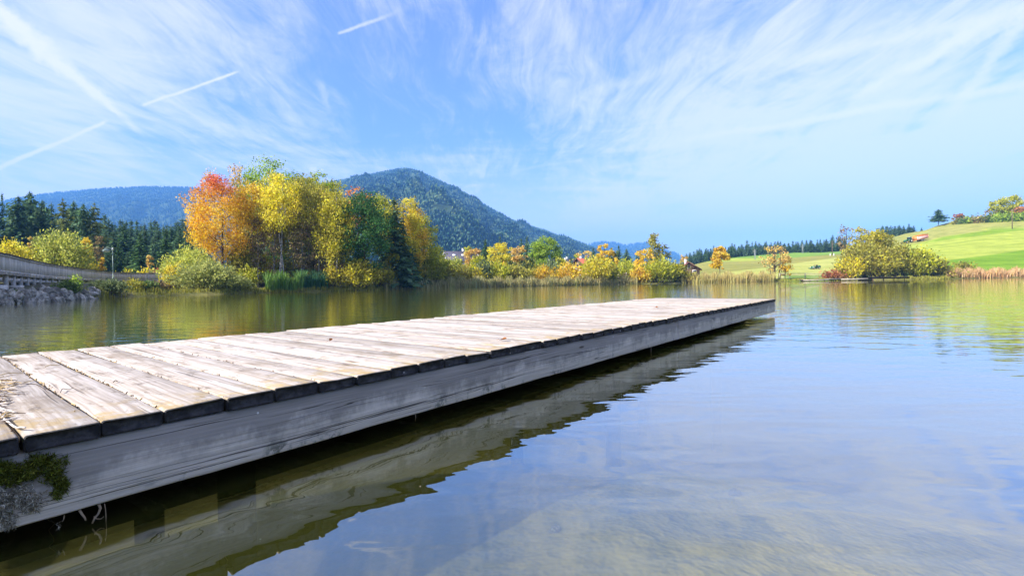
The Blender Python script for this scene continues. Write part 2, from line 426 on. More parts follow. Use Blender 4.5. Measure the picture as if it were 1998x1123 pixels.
# right hill: lime strip, green strip, olive top
up = L([1700, 1790, 1840, 1998], [485, 476, 462, 440])
lo = L([1700, 1790, 1840, 1998], [486, 478, 469, 449])
lerp((rt & (gpx > 1690)) * np.clip((up - gpy) / 2, 0, 1), np.array([0.27, 0.28, 0.075]))
lerp((rt & (gpx > 1790)) * np.clip((gpy - up) / 1.2, 0, 1) * np.clip((lo - gpy) / 1.2, 0, 1) * np.clip((gpx - 1790) / 40, 0, 1), np.array([0.18, 0.29, 0.02]))
g2 = L([1700, 1840, 1920, 1998], [520, 508, 498, 487])
lerp((rt & (gpx > 1760)) * np.clip((gpy - g2) / 1.5, 0, 1), np.array([0.15, 0.27, 0.012]))
lerp((front & (GV[:, 2] < 0.75) & (GV[:, 2] > 0)) * 1.0, bank)
lerp((front & (gpx > 1530) & (gpx < 1640) & (GV[:, 2] < 1.6) & (GV[:, 2] > 0.05)) * 0.8, np.array([0.12, 0.26, 0.02]))
lerp((front & (gpx < 260) & (GV[:, 2] > 0) & (GV[:, 2] < 1.4)) * 1.0, np.array([0.10, 0.10, 0.08]))
lerp((GV[:, 2] <= 0.02) * 1.0, dim_silt)
sp = np.exp(-(((GV[:, 0] - 1.15) / 0.95) ** 2 + ((GV[:, 1] - 1.75) / 0.75) ** 2) ** 1.3) * (0.8 + 0.3 * wob2(GV[:, 0], GV[:, 1], 3.1))
sp = np.maximum(sp, 0.5 * np.exp(-(((GV[:, 0] - 2.6) / 2.2) ** 2 + ((GV[:, 1] - 2.1) / 1.5) ** 2)) * (0.8 + 0.4 * wob2(GV[:, 0], GV[:, 1], 1.7, 1)))
lerp((GV[:, 2] <= 0.02) * sp, lit_sand)  # pale near bed on dark bed stands in for light fading with depth
ca = me.color_attributes.new('field', 'FLOAT_COLOR', 'POINT')
ca.data.foreach_set('color', np.hstack([colr, np.ones((len(colr), 1))]).astype(np.float32).ravel())
tag(link("ground", me), kind='structure')

# ------------------------------------------------------------------ lake
th2 = np.radians(np.arange(-180, 180, 2.0))
thc = np.clip(th2, -THL, THL); ov = np.clip((np.abs(th2) - THL) / 1.0, 0, 1); ov = ov * ov * (3 - 2 * ov)
rad = (shore_depth(np.tan(thc)) * (1 - ov) + 2.2 * ov) / np.cos(thc) + 2.0
n = len(th2); WV = [[0, 0, 0]]
for f in (0.25, 0.6, 1.0): WV += [[rad[k] * f * math.sin(th2[k]), rad[k] * f * math.cos(th2[k]), 0] for k in range(n)]
k = np.arange(n); kk = (k + 1) % n
F3 = np.stack([np.zeros(n, int), 1 + kk, 1 + k], 1)
F4 = np.concatenate([np.stack([1 + j * n + k, 1 + j * n + kk, 1 + (j + 1) * n + kk, 1 + (j + 1) * n + k], 1) for j in (0, 1)])
m, b = mat("lake_water")
tc = b.new('ShaderNodeTexCoord').outputs['Object']
sepw = b.new('ShaderNodeSeparateXYZ'); b.put(sepw.inputs[0], tc)
dist = b.vm('LENGTH', tc)
w1 = b.noise(b.map(tc, (0.9, 2.3, 1), (0, 0, R(-10))), 1.0, 2, 0.5, 0.5)     # long lazy ripples
w2 = b.noise(b.map(tc, (2.6, 6.5, 1), (0, 0, R(14))), 1.0, 2, 0.5, 0.4)
w3 = b.noise(b.map(tc, (1.0, 1.6, 1), (0, 0, R(25))), 7.0, 2, 0.5)
patch = b.noise(b.map(tc, (0.035, 0.09, 1)), 1.0, 3, 0.5)
calm = b.ss(dist, 2.0, 9.0, 0.35, 1.0)
gust = b.m('MULTIPLY', calm, b.ss(patch, 0.30, 0.7, 0.55, 1.35))
hgt = b.m('ADD', b.m('MULTIPLY', w1, 0.0105), b.m('ADD', b.m('MULTIPLY', b.m('MULTIPLY', w2, gust), 0.0050), b.m('MULTIPLY', b.m('MULTIPLY', w3, gust), 0.0012)))
bn = b.bump(hgt, 1.0, 1.0)
lw = b.new('ShaderNodeLayerWeight'); lw.inputs[0].default_value = 0.5; b.put(lw.inputs['Normal'], bn)
fres = b.m('POWER', lw.outputs['Facing'], 1.75)
gl = b.new('ShaderNodeBsdfGlossy'); gl.inputs['Roughness'].default_value = 0.015; gl.inputs[0].default_value = (1.0, 0.985, 0.94, 1); b.put(gl.inputs['Normal'], bn)
tr = b.new('ShaderNodeBsdfTransparent'); tr.inputs[0].default_value = (0.86, 0.87, 0.70, 1)
df = b.new('ShaderNodeBsdfDiffuse'); df.inputs[0].default_value = (0.19, 0.21, 0.036, 1)
murk = b.ss(dist, 2.5, 13.0, 0.13, 0.97)
mx = b.new('ShaderNodeMixShader'); b.put(mx.inputs[0], murk); b.l.new(tr.outputs[0], mx.inputs[1]); b.l.new(df.outputs[0], mx.inputs[2])
m2 = b.new('ShaderNodeMixShader'); b.put(m2.inputs[0], fres); b.l.new(mx.outputs[0], m2.inputs[1]); b.l.new(gl.outputs[0], m2.inputs[2])
b.l.new(m2.outputs[0], b.out.inputs[0])
tag(link("water", mesh_np("water", WV, [F3, F4], [m])), kind='structure')

# ------------------------------------------------------------------ mountains
def hillmat(name, c0, c1, c2):
    m, b = mat(name); tc = b.new('ShaderNodeTexCoord').outputs['Object']
    n = b.noise(tc, 0.012, 6, 0.65); n2 = b.noise(tc, 0.09, 4, 0.7)
    c = b.mix(b.ss(n, 0.35, 0.65), c0, c1); c = b.mix(b.ss(n2, 0.55, 0.8), c, c2); princ(b, c, 1.0, None, 0.05); return m
FOREST_FLOOR = hillmat("forest_floor", (0.035, 0.06, 0.025), (0.05, 0.075, 0.03), (0.09, 0.08, 0.05))

def spruce_cloud(P, hgt, rad, sides=5):
    """many simple jagged conifers as one mesh, each its own island"""
    n = len(P); a = np.arange(sides) / sides * 2 * math.pi
    prof = [(0.05, 1.0), (0.42, 0.45), (0.38, 0.78), (0.72, 0.22), (0.68, 0.46)]
    V = np.zeros((n, len(prof) * sides + 1, 3)); ph = rng.random(n) * 6.28
    for k, (z, r_) in enumerate(prof):
        jit = 0.75 + 0.5 * rng.random((n, sides))
        V[:, k * sides:(k + 1) * sides, 0] = P[:, None, 0] + (rad * r_)[:, None] * jit * np.cos(a[None] + ph[:, None])
        V[:, k * sides:(k + 1) * sides, 1] = P[:, None, 1] + (rad * r_)[:, None] * jit * np.sin(a[None] + ph[:, None])
        V[:, k * sides:(k + 1) * sides, 2] = P[:, None, 2] + (hgt * z)[:, None]
    V[:, -1] = P; V[:, -1, 2] += hgt
    m_ = len(prof) * sides + 1; j = np.arange(sides); jn = (j + 1) % sides
    q = np.concatenate([np.stack([k * sides + j, k * sides + jn, (k + 1) * sides + jn, (k + 1) * sides + j], 1) for k in range(len(prof) - 1)])
    t = np.stack([(len(prof) - 1) * sides + j, (len(prof) - 1) * sides + jn, np.full(sides, m_ - 1)], 1)
    off = (np.arange(n) * m_)[:, None, None]
    return V.reshape(-1, 3), [(q[None] + off).reshape(-1, 4), (t[None] + off).reshape(-1, 3)]

def mountain(name, sky, Dr, Df, foot, noise_amp, ntree, th, treemat, kf=0.9, scars=(), fname=None, flabel=None, tree_h=14, dfm=None, vmin=0.0):
    sx = np.array([p[0] for p in sky], float); sy = np.array([p[1] for p in sky], float)
    pxs = np.arange(sx[0], sx[-1] + 1, 4.0)
    skyl = np.interp(pxs, sx, sy)
    skyl = np.convolve(np.pad(skyl, 4, mode='edge'), np.ones(9) / 9, 'valid') * 0.7 + skyl * 0.3
    vs = np.concatenate([np.linspace(0, 1, 56), np.linspace(1.02, 1.35, 10)])
    PX, VV = np.meshgrid(pxs, vs, indexing='ij')
    top = np.array([at(a, c_, Dr) for a, c_ in zip(pxs, skyl)])          # ridge points
    d0 = top[:, :2] / top[:, 1:2]                                        # ground direction per column
    dfoot = Df if dfm is None else np.interp(pxs, dfm[0], dfm[1])
    dfoot = np.broadcast_to(dfoot, pxs.shape)
    Dv = dfoot[:, None] + (Dr - dfoot)[:, None] * VV
    Xm = d0[:, 0:1] * Dv; Ym = Dv
    zr = np.maximum(top[:, 2] - tree_h, 5.0)[:, None]
    s = np.where(VV <= 1, VV ** kf, 1 - 0.7 * np.clip(VV - 1, 0, 1))
    env = np.clip(VV * np.clip(1 - VV, 0, 1) ** 1.5 * 4, 0, 1) * (VV < 1)
    k = 2 * math.pi / (Dr * 0.16)
    rel = np.abs(wob2(Xm + 0.3 * Ym, Ym * 0.35, k, 0.7)) * 1.6 - 0.6 + 0.4 * wob2(Xm, Ym, k * 2.7, 2.0)
    Zm = foot + (zr - foot) * s + env * rel * noise_amp
    if scars:
        pass
    V = np.stack([Xm, Ym, Zm], -1).reshape(-1, 3)
    a, c_ = len(pxs), len(vs); idx = np.arange(a)[:, None] * c_ + np.arange(c_)[None]
    Fm = np.stack([idx[:-1, :-1], idx[1:, :-1], idx[1:, 1:], idx[:-1, 1:]], -1).reshape(-1, 4)
    tag(link(name, mesh_np(name, V, [Fm], [FOREST_FLOOR], True)), kind='structure')
    if ntree:
        ui = rng.random(ntree) * (a - 1.001); 
        vi = (vmin + (1.02 - vmin) * rng.random(ntree) ** 0.8) * 55
        i0 = ui.astype(int); j0 = np.minimum(vi.astype(int), c_ - 2); fu = ui - i0; fv = vi - j0
        G = V.reshape(a, c_, 3)
        Pt = (G[i0, j0] * ((1 - fu) * (1 - fv))[:, None] + G[i0 + 1, j0] * (fu * (1 - fv))[:, None] + G[i0, j0 + 1] * ((1 - fu) * fv)[:, None] + G[i0 + 1, j0 + 1] * (fu * fv)[:, None])
        keep = np.ones(ntree, bool); qx, qy = proj(Pt)
        for (xs, ys, w) in scars:
            for k in range(len(xs) - 1):
                ax, ay, bx, by = xs[k], ys[k], xs[k + 1], ys[k + 1]
                tt = np.clip(((qx - ax) * (bx - ax) + (qy - ay) * (by - ay)) / ((bx - ax) ** 2 + (by - ay) ** 2), 0, 1)
                keep &= np.hypot(qx - ax - tt * (bx - ax), qy - ay - tt * (by - ay)) > w * (0.6 + 0.8 * rng.random(ntree))
        Pt = Pt[keep]; h = th * (0.6 + 0.7 * rng.random(len(Pt)))
        Vt, Ft = spruce_cloud(Pt, h, h * (0.19 + 0.08 * rng.random(len(Pt))))
        o = link(fname, mesh_np(fname, Vt, Ft, [treemat]))
        tag(o, flabel, 'forest', kind='stuff')

FORESTM = leafmat("mountain_forest", [(0.02, 0.06, 0.05), (0.035, 0.09, 0.06), (0.05, 0.11, 0.06), (0.10, 0.16, 0.06), (0.20, 0.24, 0.07)], 0.0, nsc=0.006)
FARM = leafmat("far_forest", [(0.02, 0.06, 0.06), (0.035, 0.085, 0.07), (0.06, 0.12, 0.08)], 0.0)
mountain("mountain", [(380, 420), (480, 392), (560, 372), (640, 353), (665, 350), (700, 342), (740, 334), (775, 327), (800, 326), (815, 331), (850, 346), (900, 370), (925, 384), (950, 399), (975, 414), (1000, 428), (1040, 441), (1070, 448), (1085, 457), (1110, 462), (1140, 473), (1170, 486), (1230, 515)],
         2600, 900, 6, 55, 36000, 13.5, FORESTM, 0.85,
         scars=[((800, 812, 835, 858), (340, 358, 375, 389), 4.5), ((852, 862, 878), (405, 404, 404), 4), ((842, 858, 880), (414, 411, 410), 2.5)],
         fname="mountain_forest", flabel="dense spruce forest covering the tall blue mountain behind the grove",
         dfm=([380, 900, 1230], [700, 620, 1100]))
mountain("ridge", [(-200, 420), (-100, 405), (0, 390), (60, 379), (100, 374), (150, 369), (210, 364), (290, 361), (350, 362), (420, 364), (520, 368), (600, 362), (700, 380), (800, 420)],
         3400, 1500, 6, 45, 24000, 13, FARM, 0.8, fname="ridge_forest", flabel="spruce forest covering the long flat blue ridge at far left")
mountain("far_hills", [(1060, 520), (1120, 488), (1148, 475), (1165, 471), (1190, 470), (1212, 474), (1225, 479), (1240, 473), (1256, 470), (1275, 474), (1290, 483), (1310, 489), (1330, 498), (1360, 512), (1420, 530)],
         5400, 3000, 6, 50, 4200, 24, FARM, 0.8, fname="hill_forest", flabel="forest on the small pale blue hills right of the mountain foot")

# ------------------------------------------------------------------ vegetation builders
def quads(c, t, s, L, Wd):
    """leaf quads (rhombus-like) at centres c with long axis t, side axis s"""
    n = len(c); L = np.broadcast_to(L, (n,)); Wd = np.broadcast_to(Wd, (n,))
    V = np.stack([c - t * L[:, None] / 2, c + s * Wd[:, None] / 2 - t * (0.05 * L)[:, None], c + t * L[:, None] / 2, c - s * Wd[:, None] / 2 - t * (0.05 * L)[:, None]], 1)
    return V.reshape(-1, 3), np.arange(4 * n).reshape(n, 4)
def unit(v): return v / (np.linalg.norm(v, axis=-1, keepdims=True) + 1e-9)
def rdir(n): return unit(rng.normal(size=(n, 3)))

def crown_leaves(clumps, rads, n, size, droop=0.0, flat=0.75):
    w = rads ** 2; w = w / w.sum(); k = rng.choice(len(clumps), n, p=w)
    dr = rdir(n); dr[:, 2] *= flat
    rr = rng.random(n) ** 0.6
    c = clumps[k] + dr * (rads[k] * rr)[:, None]
    if droop: c[:, 2] -= droop * rads[k] * rng.random(n) ** 2 * 1.5
    t = rdir(n)
    if droop: t = unit(t * 0.6 + np.array([0, 0, -1.0]))
    s = unit(np.cross(t, unit(rdir(n) + np.array([0, 0, 0.5]))))
    sz = size * (0.65 + 0.7 * rng.random(n))
    return quads(c, t, s, sz * 1.25, sz * 0.85)

def crown_shape(style, a, bh, zc, ncl):
    """clump centres and radii inside a crown of half-width a and half-height bh"""
    u = rdir(ncl); rr = 0.45 + 0.55 * rng.random(ncl) ** 0.6
    p = u * rr[:, None] * np.array([a * 1.12, a * 1.12, bh]) 
    zt = p[:, 2] / bh
    if style == 'dome': w = np.where(zt > 0, 1.0 - 0.25 * zt ** 2, 1.0 + 0.0 * zt)
    elif style == 'spire': w = np.clip(1.0 - 0.55 * (zt + 1) / 2, 0.25, 1)
    elif style == 'vase': w = 0.65 + 0.35 * (zt + 1) / 2
    else: w = np.ones(ncl)
    p[:, :2] *= w[:, None]
    rad = 0.265 * (a * bh) ** 0.5 * (0.5 + 0.9 * rng.random(ncl))
    rad = np.minimum(rad, a * 0.55)
    p[:, :2] *= np.clip((a - rad * 0.55) / a, 0.3, 1)[:, None]
    p[:, 2] = np.clip(p[:, 2], -bh + rad * 0.5, bh - rad * 0.55)
    p[:, 2] += zc
    return p, rad

def trunk_mb(h, r_, clumps, nl, lean=0.02, tips=None, fork=None, bend=0.4):
    mb = MB(); ph = rng.random() * 6.28
    z = np.linspace(0, h, 9); pts = np.stack([lean * h * (z / h) ** 1.5 * math.cos(ph) + bend * 0.3 * np.sin(z / h * 4 + ph) * (z / h), lean * h * (z / h) ** 1.5 * math.sin(ph), z], 1)
    mb.tube(pts, r_ * (1 - 0.85 * (z / h)) + 0.01, 7)
    for k in rng.choice(len(clumps), min(nl, len(clumps)), replace=False):
        tgt = clumps[k]; zs = max(0.18 * h, min(0.88 * h, tgt[2] - 0.75 * np.hypot(tgt[0], tgt[1]) * (0.6 + rng.random() * 0.6)))
        st = np.array([np.interp(zs, z, pts[:, 0]), np.interp(zs, z, pts[:, 1]), zs])
        mid = st * 0.45 + tgt * 0.55 + np.array([0, 0, 0.06 * h]) * (rng.random() - 0.3)
        q = np.array([st, st * 0.55 + mid * 0.45 + rdir(1)[0] * 0.06, mid, tgt * 0.6 + mid * 0.4 + rdir(1)[0] * 0.08, tgt])
        rb = r_ * (1 - 0.85 * zs / h) * 0.55 + 0.008
        mb.tube(q, np.linspace(rb, rb * 0.22, 5), 5, cap=False)
    return mb

BARK = simple("brown_bark", (0.10, 0.075, 0.055), 0.95, 0.4, 6.0, 0.1)
BIRCHBARK, _b = mat("birch_bark")
_tc = _b.new('ShaderNodeTexCoord').outputs['Object']
_n = _b.noise(_b.map(_tc, (1.5, 1.5, 5.0)), 1.2, 4, 0.7)
princ(_b, _b.ramp(_n, [(0.38, (0.05, 0.045, 0.04)), (0.50, (0.30, 0.28, 0.26)), (0.7, (0.44, 0.42, 0.40))]), 0.85)

PAL = {}
def pal(k, cols, trans=0.5, **kw): PAL[k] = leafmat(k, [tuple(min(0.85, 1.32 * v) for v in c) for c in cols], trans, **kw)
pal("willow_leaves", [(0.20, 0.26, 0.05), (0.34, 0.37, 0.06), (0.50, 0.48, 0.08)])
pal("grey_willow_leaves", [(0.17, 0.21, 0.06), (0.27, 0.30, 0.08), (0.38, 0.37, 0.09)])
pal("yellow_leaves", [(0.34, 0.30, 0.02), (0.50, 0.44, 0.025), (0.62, 0.54, 0.04)])
pal("gold_leaves", [(0.42, 0.28, 0.018), (0.56, 0.40, 0.025), (0.62, 0.48, 0.04)])
pal("deep_yellow_leaves", [(0.24, 0.22, 0.018), (0.38, 0.34, 0.025), (0.52, 0.46, 0.035)])
pal("yellow_green_leaves", [(0.20, 0.23, 0.018), (0.33, 0.35, 0.025), (0.48, 0.45, 0.03)])
pal("olive_leaves", [(0.16, 0.16, 0.022), (0.26, 0.25, 0.03), (0.38, 0.34, 0.04)])
pal("olive_gold_leaves", [(0.18, 0.18, 0.03), (0.29, 0.275, 0.04), (0.42, 0.38, 0.05)])
pal("green_leaves", [(0.13, 0.23, 0.02), (0.22, 0.33, 0.03), (0.35, 0.42, 0.04)])
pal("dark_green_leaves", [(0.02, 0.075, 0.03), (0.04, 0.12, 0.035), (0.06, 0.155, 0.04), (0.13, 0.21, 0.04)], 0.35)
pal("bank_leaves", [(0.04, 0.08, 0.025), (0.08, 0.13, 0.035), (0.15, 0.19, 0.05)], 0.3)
pal("grey_green_leaves", [(0.07, 0.10, 0.05), (0.12, 0.16, 0.06), (0.20, 0.22, 0.09)], 0.3)
pal("orange_leaves", [(0.45, 0.14, 0.01), (0.62, 0.24, 0.015), (0.68, 0.34, 0.02)])
pal("rust_leaves", [(0.20, 0.07, 0.03), (0.30, 0.13, 0.05), (0.42, 0.20, 0.05)])
pal("brown_twigs", [(0.10, 0.07, 0.04), (0.18, 0.13, 0.06), (0.28, 0.22, 0.08)], 0.2)
pal("pale_orange_leaves", [(0.38, 0.25, 0.06), (0.50, 0.34, 0.08), (0.54, 0.43, 0.10)])
pal("maple_leaves", [(0.72, 0.30, 0.008), (0.76, 0.42, 0.012), (0.76, 0.50, 0.025)], 0.45, zgrad=(10.0, 15.5, [(0.62, 0.11, 0.03), (0.70, 0.10, 0.07), (0.72, 0.18, 0.05)]))
SPRUCE = leafmat("spruce_needles", [(0.06, 0.12, 0.08), (0.085, 0.16, 0.085), (0.115, 0.20, 0.09), (0.18, 0.27, 0.10)], 0.3)
SPRUCE_GREEN = leafmat("green_spruce_needles", [(0.05, 0.11, 0.04), (0.08, 0.16, 0.05), (0.13, 0.21, 0.06)], 0.2)  # greener needle palette for the green spruces
LARCH = leafmat("larch_needles", [(0.10, 0.14, 0.05), (0.17, 0.21, 0.06), (0.26, 0.28, 0.08)], 0.25)

def sizes(px, top, bot, wpx, D, b0):
    s = D / F
    zt = at(px, top, D)[2] - b0[2]; zb = at(px, bot, D)[2] - b0[2]
    return s, zt, max(zb, 0.0), wpx * s

def tree(name, label, px, top, bot, wpx, D, leaf, style='round', dens=1.0, bark=None, droop=0.0, trunk_r=None, cat='tree', nl=9, lsz=1.0, base=None, group=None, lean=0.02, ncl=None, extra=None, flat=0.75):
    b0 = base_at(px, D) if base is None else base
    s, zt, zb, w = sizes(px, top, bot, wpx, D, b0)
    a, bh, zc = w / 2, (zt - zb) / 2, (zt + zb) / 2
    area = wpx * (bot - top) * 0.785
    ncl = ncl or int(np.clip(area / 60, 30, 120))
    cl, rd = crown_shape(style, a, bh, zc, ncl)
    n = int(np.clip(area * 0.92 * dens, 300, 16000))
    V, Fl = crown_leaves(cl, rd, n, s * 2.6 * lsz, droop, flat)
    root = empty(name, b0, 0, label, cat, group)
    mb = trunk_mb(zt * 0.9, trunk_r or max(0.07, zt * 0.011), cl, nl, lean)
    if extra: extra(mb, zt, w)
    k1 = mb.build('trunk', bark or BARK, root, True)
    k2 = link('crown', mesh_np('crown', V, [Fl], [PAL[leaf] if isinstance(leaf, str) else leaf]), root)
    KIDS[root.name] = [k1, k2]
    return root

def shrub(name, label, px, top, bot, wpx, D, leaf, dens=1.0, lsz=1.0, base=None, cat='shrub', group=None, lop=0.0, spread=1.0, upright=0.5, z0=None):
    """many stems fanning from the ground into a feathery dome"""
    b0 = base_at(px, D) if base is None else np.array(base, float)
    if z0 is not None: b0[2] = z0
    s, zt, zb, w = sizes(px, top, bot, wpx, D, b0)
    a = w / 2; area = wpx * max(8, (bot - top)) * 0.8
    ns = int(np.clip(area / 28, 30, 260)); per = int(np.clip(area * 0.85 * dens / ns, 8, 70))
    th = rng.random(ns) * 2 * math.pi; q = rng.random(ns) ** 0.55
    lob = 1 + 0.16 * np.sin(th * 3 + rng.random() * 6) + 0.10 * np.sin(th * 7 + rng.random() * 6)
    rr = a * q * lob * (0.85 + 0.25 * rng.random(ns))
    ht = zt * np.sqrt(np.clip(1 - (q * 0.93) ** 2, 0.03, 1)) * (0.80 + 0.30 * rng.random(ns)) * (1 + lop * np.cos(th))
    tip = np.stack([rr * np.cos(th), rr * np.sin(th) * 0.9, ht], 1)
    bs = np.stack([rr * 0.25 * np.cos(th), rr * 0.25 * np.sin(th), np.zeros(ns)], 1) + rng.normal(size=(ns, 3)) * np.array([a * 0.08, a * 0.08, 0])
    mid = bs * 0.5 + tip * 0.5; mid[:, 2] += ht * 0.25 * upright; mid[:, :2] *= 0.85
    t = 0.25 + 0.75 * rng.random((ns, per)) ** 0.75
    A, B_, C_ = ((1 - t) ** 2)[..., None], (2 * t * (1 - t))[..., None], (t ** 2)[..., None]
    pos = A * bs[:, None] + B_ * mid[:, None] + C_ * tip[:, None]
    tan = unit(2 * (1 - t)[..., None] * (mid - bs)[:, None] + 2 * t[..., None] * (tip - mid)[:, None])
    pos = pos.reshape(-1, 3); tan = tan.reshape(-1, 3); n = len(pos)
    pos += rng.normal(size=(n, 3)) * s * 4.0
    pos[:, 2] = np.maximum(pos[:, 2], 0.03)
    tv = unit(tan + 0.7 * rdir(n)); sv = unit(np.cross(tv, rdir(n)))
    sz = s * 3.0 * lsz * (0.65 + 0.7 * rng.random(n))
    V, Fl = quads(pos, tv, sv, sz * 1.6, sz * 0.75)
    root = empty(name, b0, 0, label, cat, group)
    mb = MB()
    for k in range(0, ns, max(1, ns // 36)):
        tt = np.linspace(0, 0.9, 5)[:, None]
        mb.tube((1 - tt) ** 2 * bs[k] + 2 * tt * (1 - tt) * mid[k] + tt ** 2 * tip[k], np.linspace(0.035, 0.01, 5) * max(0.5, zt / 4), 4, cap=False)
    k1 = mb.build('stems', BARK, root, True)
    k2 = link('foliage', mesh_np('foliage', V, [Fl], [PAL[leaf] if isinstance(leaf, str) else leaf]), root)
    KIDS[root.name] = [k1, k2]
    return root

def conifer_parts(seed, h=20.0, r_=3.2, nb=300, nq=5, bare=0.04, power=0.85, ragged=0.25):
    g = np.random.default_rng(seed)
    f = np.sort(g.random(nb) ** 1.25); z = h * (bare + (0.97 - bare) * f)
    az = np.arange(nb) * 2.39996 + g.normal(size=nb) * 0.4
    lump = 1 + ragged * (np.sin(az * 2 + f * 9) * 0.5 + np.sin(f * 31 + seed) * 0.35)
    Lb = (r_ * (1 - f) ** power + 0.10) * lump * (1 - ragged * 0.7 + 1.4 * ragged * g.random(nb))
    x = (np.arange(nq) + 0.75) / nq
    X = np.tile(x, (nb, 1)); n = nb * nq
    dr = np.stack([np.cos(az), np.sin(az), 0 * az], 1)
    droop = -0.34 * Lb[:, None] * X + 0.20 * Lb[:, None] * X ** 2
    c = dr[:, None] * (Lb[:, None] * X)[..., None]; c[..., 2] += z[:, None] + droop
    c = c.reshape(-1, 3) + g.normal(size=(n, 3)) * 0.12
    t = unit(np.repeat(dr, nq, 0) + np.array([0, 0, -0.3]) + g.normal(size=(n, 3)) * 0.35)
    s = unit(np.cross(t, g.normal(size=(n, 3)) * 0.7 + np.array([0, 0, 1.0])))
    L = (Lb[:, None] / nq * 1.7 + 0.22).repeat(nq, 1).ravel() * (0.7 + 0.6 * g.random(n)); Wd = (Lb[:, None] * 0.26 * (1.25 - 0.7 * X) + 0.16).ravel() * (0.7 + 0.6 * g.random(n))
    V, Fl = quads(c, t, s, L, Wd)
    mb = MB(); zz_ = np.linspace(0, h * 0.99, 7)
    mb.tube(np.stack([0.05 * np.sin(zz_), 0 * zz_, zz_], 1), 0.013 * h * (1 - 0.94 * zz_ / h), 7)
    return V, Fl, mb

def conifer_proto(name, seed, m_, **kw):
    V, Fl, mb = conifer_parts(seed, **kw)
    return mesh_np('crown', V, [Fl], [m_]), mb.mesh('trunk', BARK, True)
CON = {}
for k, (sd_, m_, kw) in enumerate([(1, SPRUCE, {}), (2, SPRUCE, dict(r_=2.8, ragged=0.3)), (3, SPRUCE, dict(r_=3.7, power=0.7)), (4, SPRUCE_GREEN, dict(r_=4.0, power=0.95)), (5, LARCH, dict(r_=4.2, power=0.6, ragged=0.5, bare=0.22, nb=200)), (6, SPRUCE, dict(r_=4.6, power=0.5, bare=0.25, ragged=0.5))]):
    CON[k] = conifer_proto('spruce', sd_, m_, **kw)

def conifer(name, label, px, top, wpx, D, var, group=None, base=None, solo=False, cat='tree', ext=0.0):
    b0 = base_at(px, D) if base is None else np.array(base, float)
    h = at(px, top, D)[2] - b0[2]; w = wpx * D / F * 1.3
    cm, tm = CON[var]; r_nom = {0: 3.2, 1: 2.8, 2: 3.7, 3: 4.0, 4: 4.2, 5: 4.6}[var]
    sc = (w / 2 / r_nom, w / 2 / r_nom, h / 20.0)
    if solo:
        o = link(name, cm); o.location = b0; o.rotation_euler = (0, 0, rng.random() * 6.28); o.scale = sc
        return tag(o, label, cat, group)
    root = empty(name, b0, rng.random() * 6.28, label, cat, group); root.scale = sc
    link('trunk', tm, root); link('crown', cm, root)
    return root

def reeds(name, label, pxs, depth_off, hgt, n, m_, wid=0.05, jitter=1.5, cat='reeds', lean=0.18):
    """a stand of upright blades along the shore between two pixel columns"""
    px = pxs[0] + (pxs[1] - pxs[0]) * rng.random(n); u = (px - W_ / 2) / F
    D = shore_depth(u) + depth_off[0] + (depth_off[1] - depth_off[0]) * rng.random(n)
    clump = 0.75 + 0.5 * (0.5 + 0.5 * np.sin(px * 0.23 + 2 * np.sin(px * 0.05)))
    x = u * D; y = D; z = np.maximum(ground(x, y), -0.12)
    h = hgt * (0.55 + 0.55 * rng.random(n)) * clump
    a = rng.random(n) * 2 * math.pi; ca, sa = np.cos(a), np.sin(a)
    ln = rng.normal(size=(n, 2)) * lean * h[:, None]
    w = wid * (0.7 + 0.6 * rng.random(n))
    base = np.stack([x, y, z], 1); side = np.stack([ca, sa, 0 * a], 1) * w[:, None] / 2
    midp = base + np.stack([ln[:, 0] * 0.3, ln[:, 1] * 0.3, h * 0.55], 1); tip = base + np.stack([ln[:, 0], ln[:, 1], h], 1)
    V = np.stack([base - side, base + side, midp + side, midp - side, tip + side * 0.25, tip - side * 0.25], 1).reshape(-1, 3)
    o = (np.arange(n) * 6)[:, None]
    Fr = np.concatenate([o + np.array([[0, 1, 2, 3]]), o + np.array([[3, 2, 4, 5]])])
    return tag(link(name, mesh_np(name, V, [Fr], [m_])), label, cat, kind='stuff')

# ------------------------------------------------------------------ forest at left
FG = "spruces of the dark wood behind the boardwalk"
tall = [(8, 371, 22, 1, "slim dark spruce at the far left edge of the tall wood"), (40, 378, 46, 5, None), (62, 369, 48, 5, "highest dark conifer of the tall wood at far left"), (86, 386, 40, 5, None),
        (104, 390, 36, 2, None), (126, 383, 42, 4, "pale green larch standing among the tall dark conifers"), (147, 388, 40, 5, None), (166, 393, 34, 5, None), (188, 392, 46, 4, "loose pale larch at the right end of the tall wood"),
        (-20, 376, 40, 5, None), (-55, 380, 44, 5, None), (24, 400, 36, 2, None), (74, 402, 40, 2, None), (116, 410, 36, 2, None), (158, 415, 36, 2, None)]
for px, top, w, v, lab in tall:
    conifer("conifer", lab or "tall dark conifer in the high wood at far left", px, top, w, 104 + rng.random() * 12, v, FG)
lab2 = "dark spruce in the dense low wood right of the boardwalk lamp"
for k in range(30):
    px = 176 + k * 7.6 + rng.normal() * 2
    conifer("spruce", "dark spruce along the back row of the low wood", px, 428 + rng.normal() * 5 + 4 * math.sin(k), 34 + 10 * rng.random(), 165 + 14 * rng.random(), int(rng.integers(0, 3)), "spruces of the low wood back row")
for k in range(17):
    px = 165 + k * 13.6 + rng.normal() * 4
    conifer("spruce", "mid height spruce inside the low wood behind the bushes", px, 447 + rng.normal() * 7, 42 + 12 * rng.random(), 132 + 10 * rng.random(), int(rng.integers(0, 4)), "spruces of the low wood middle row")
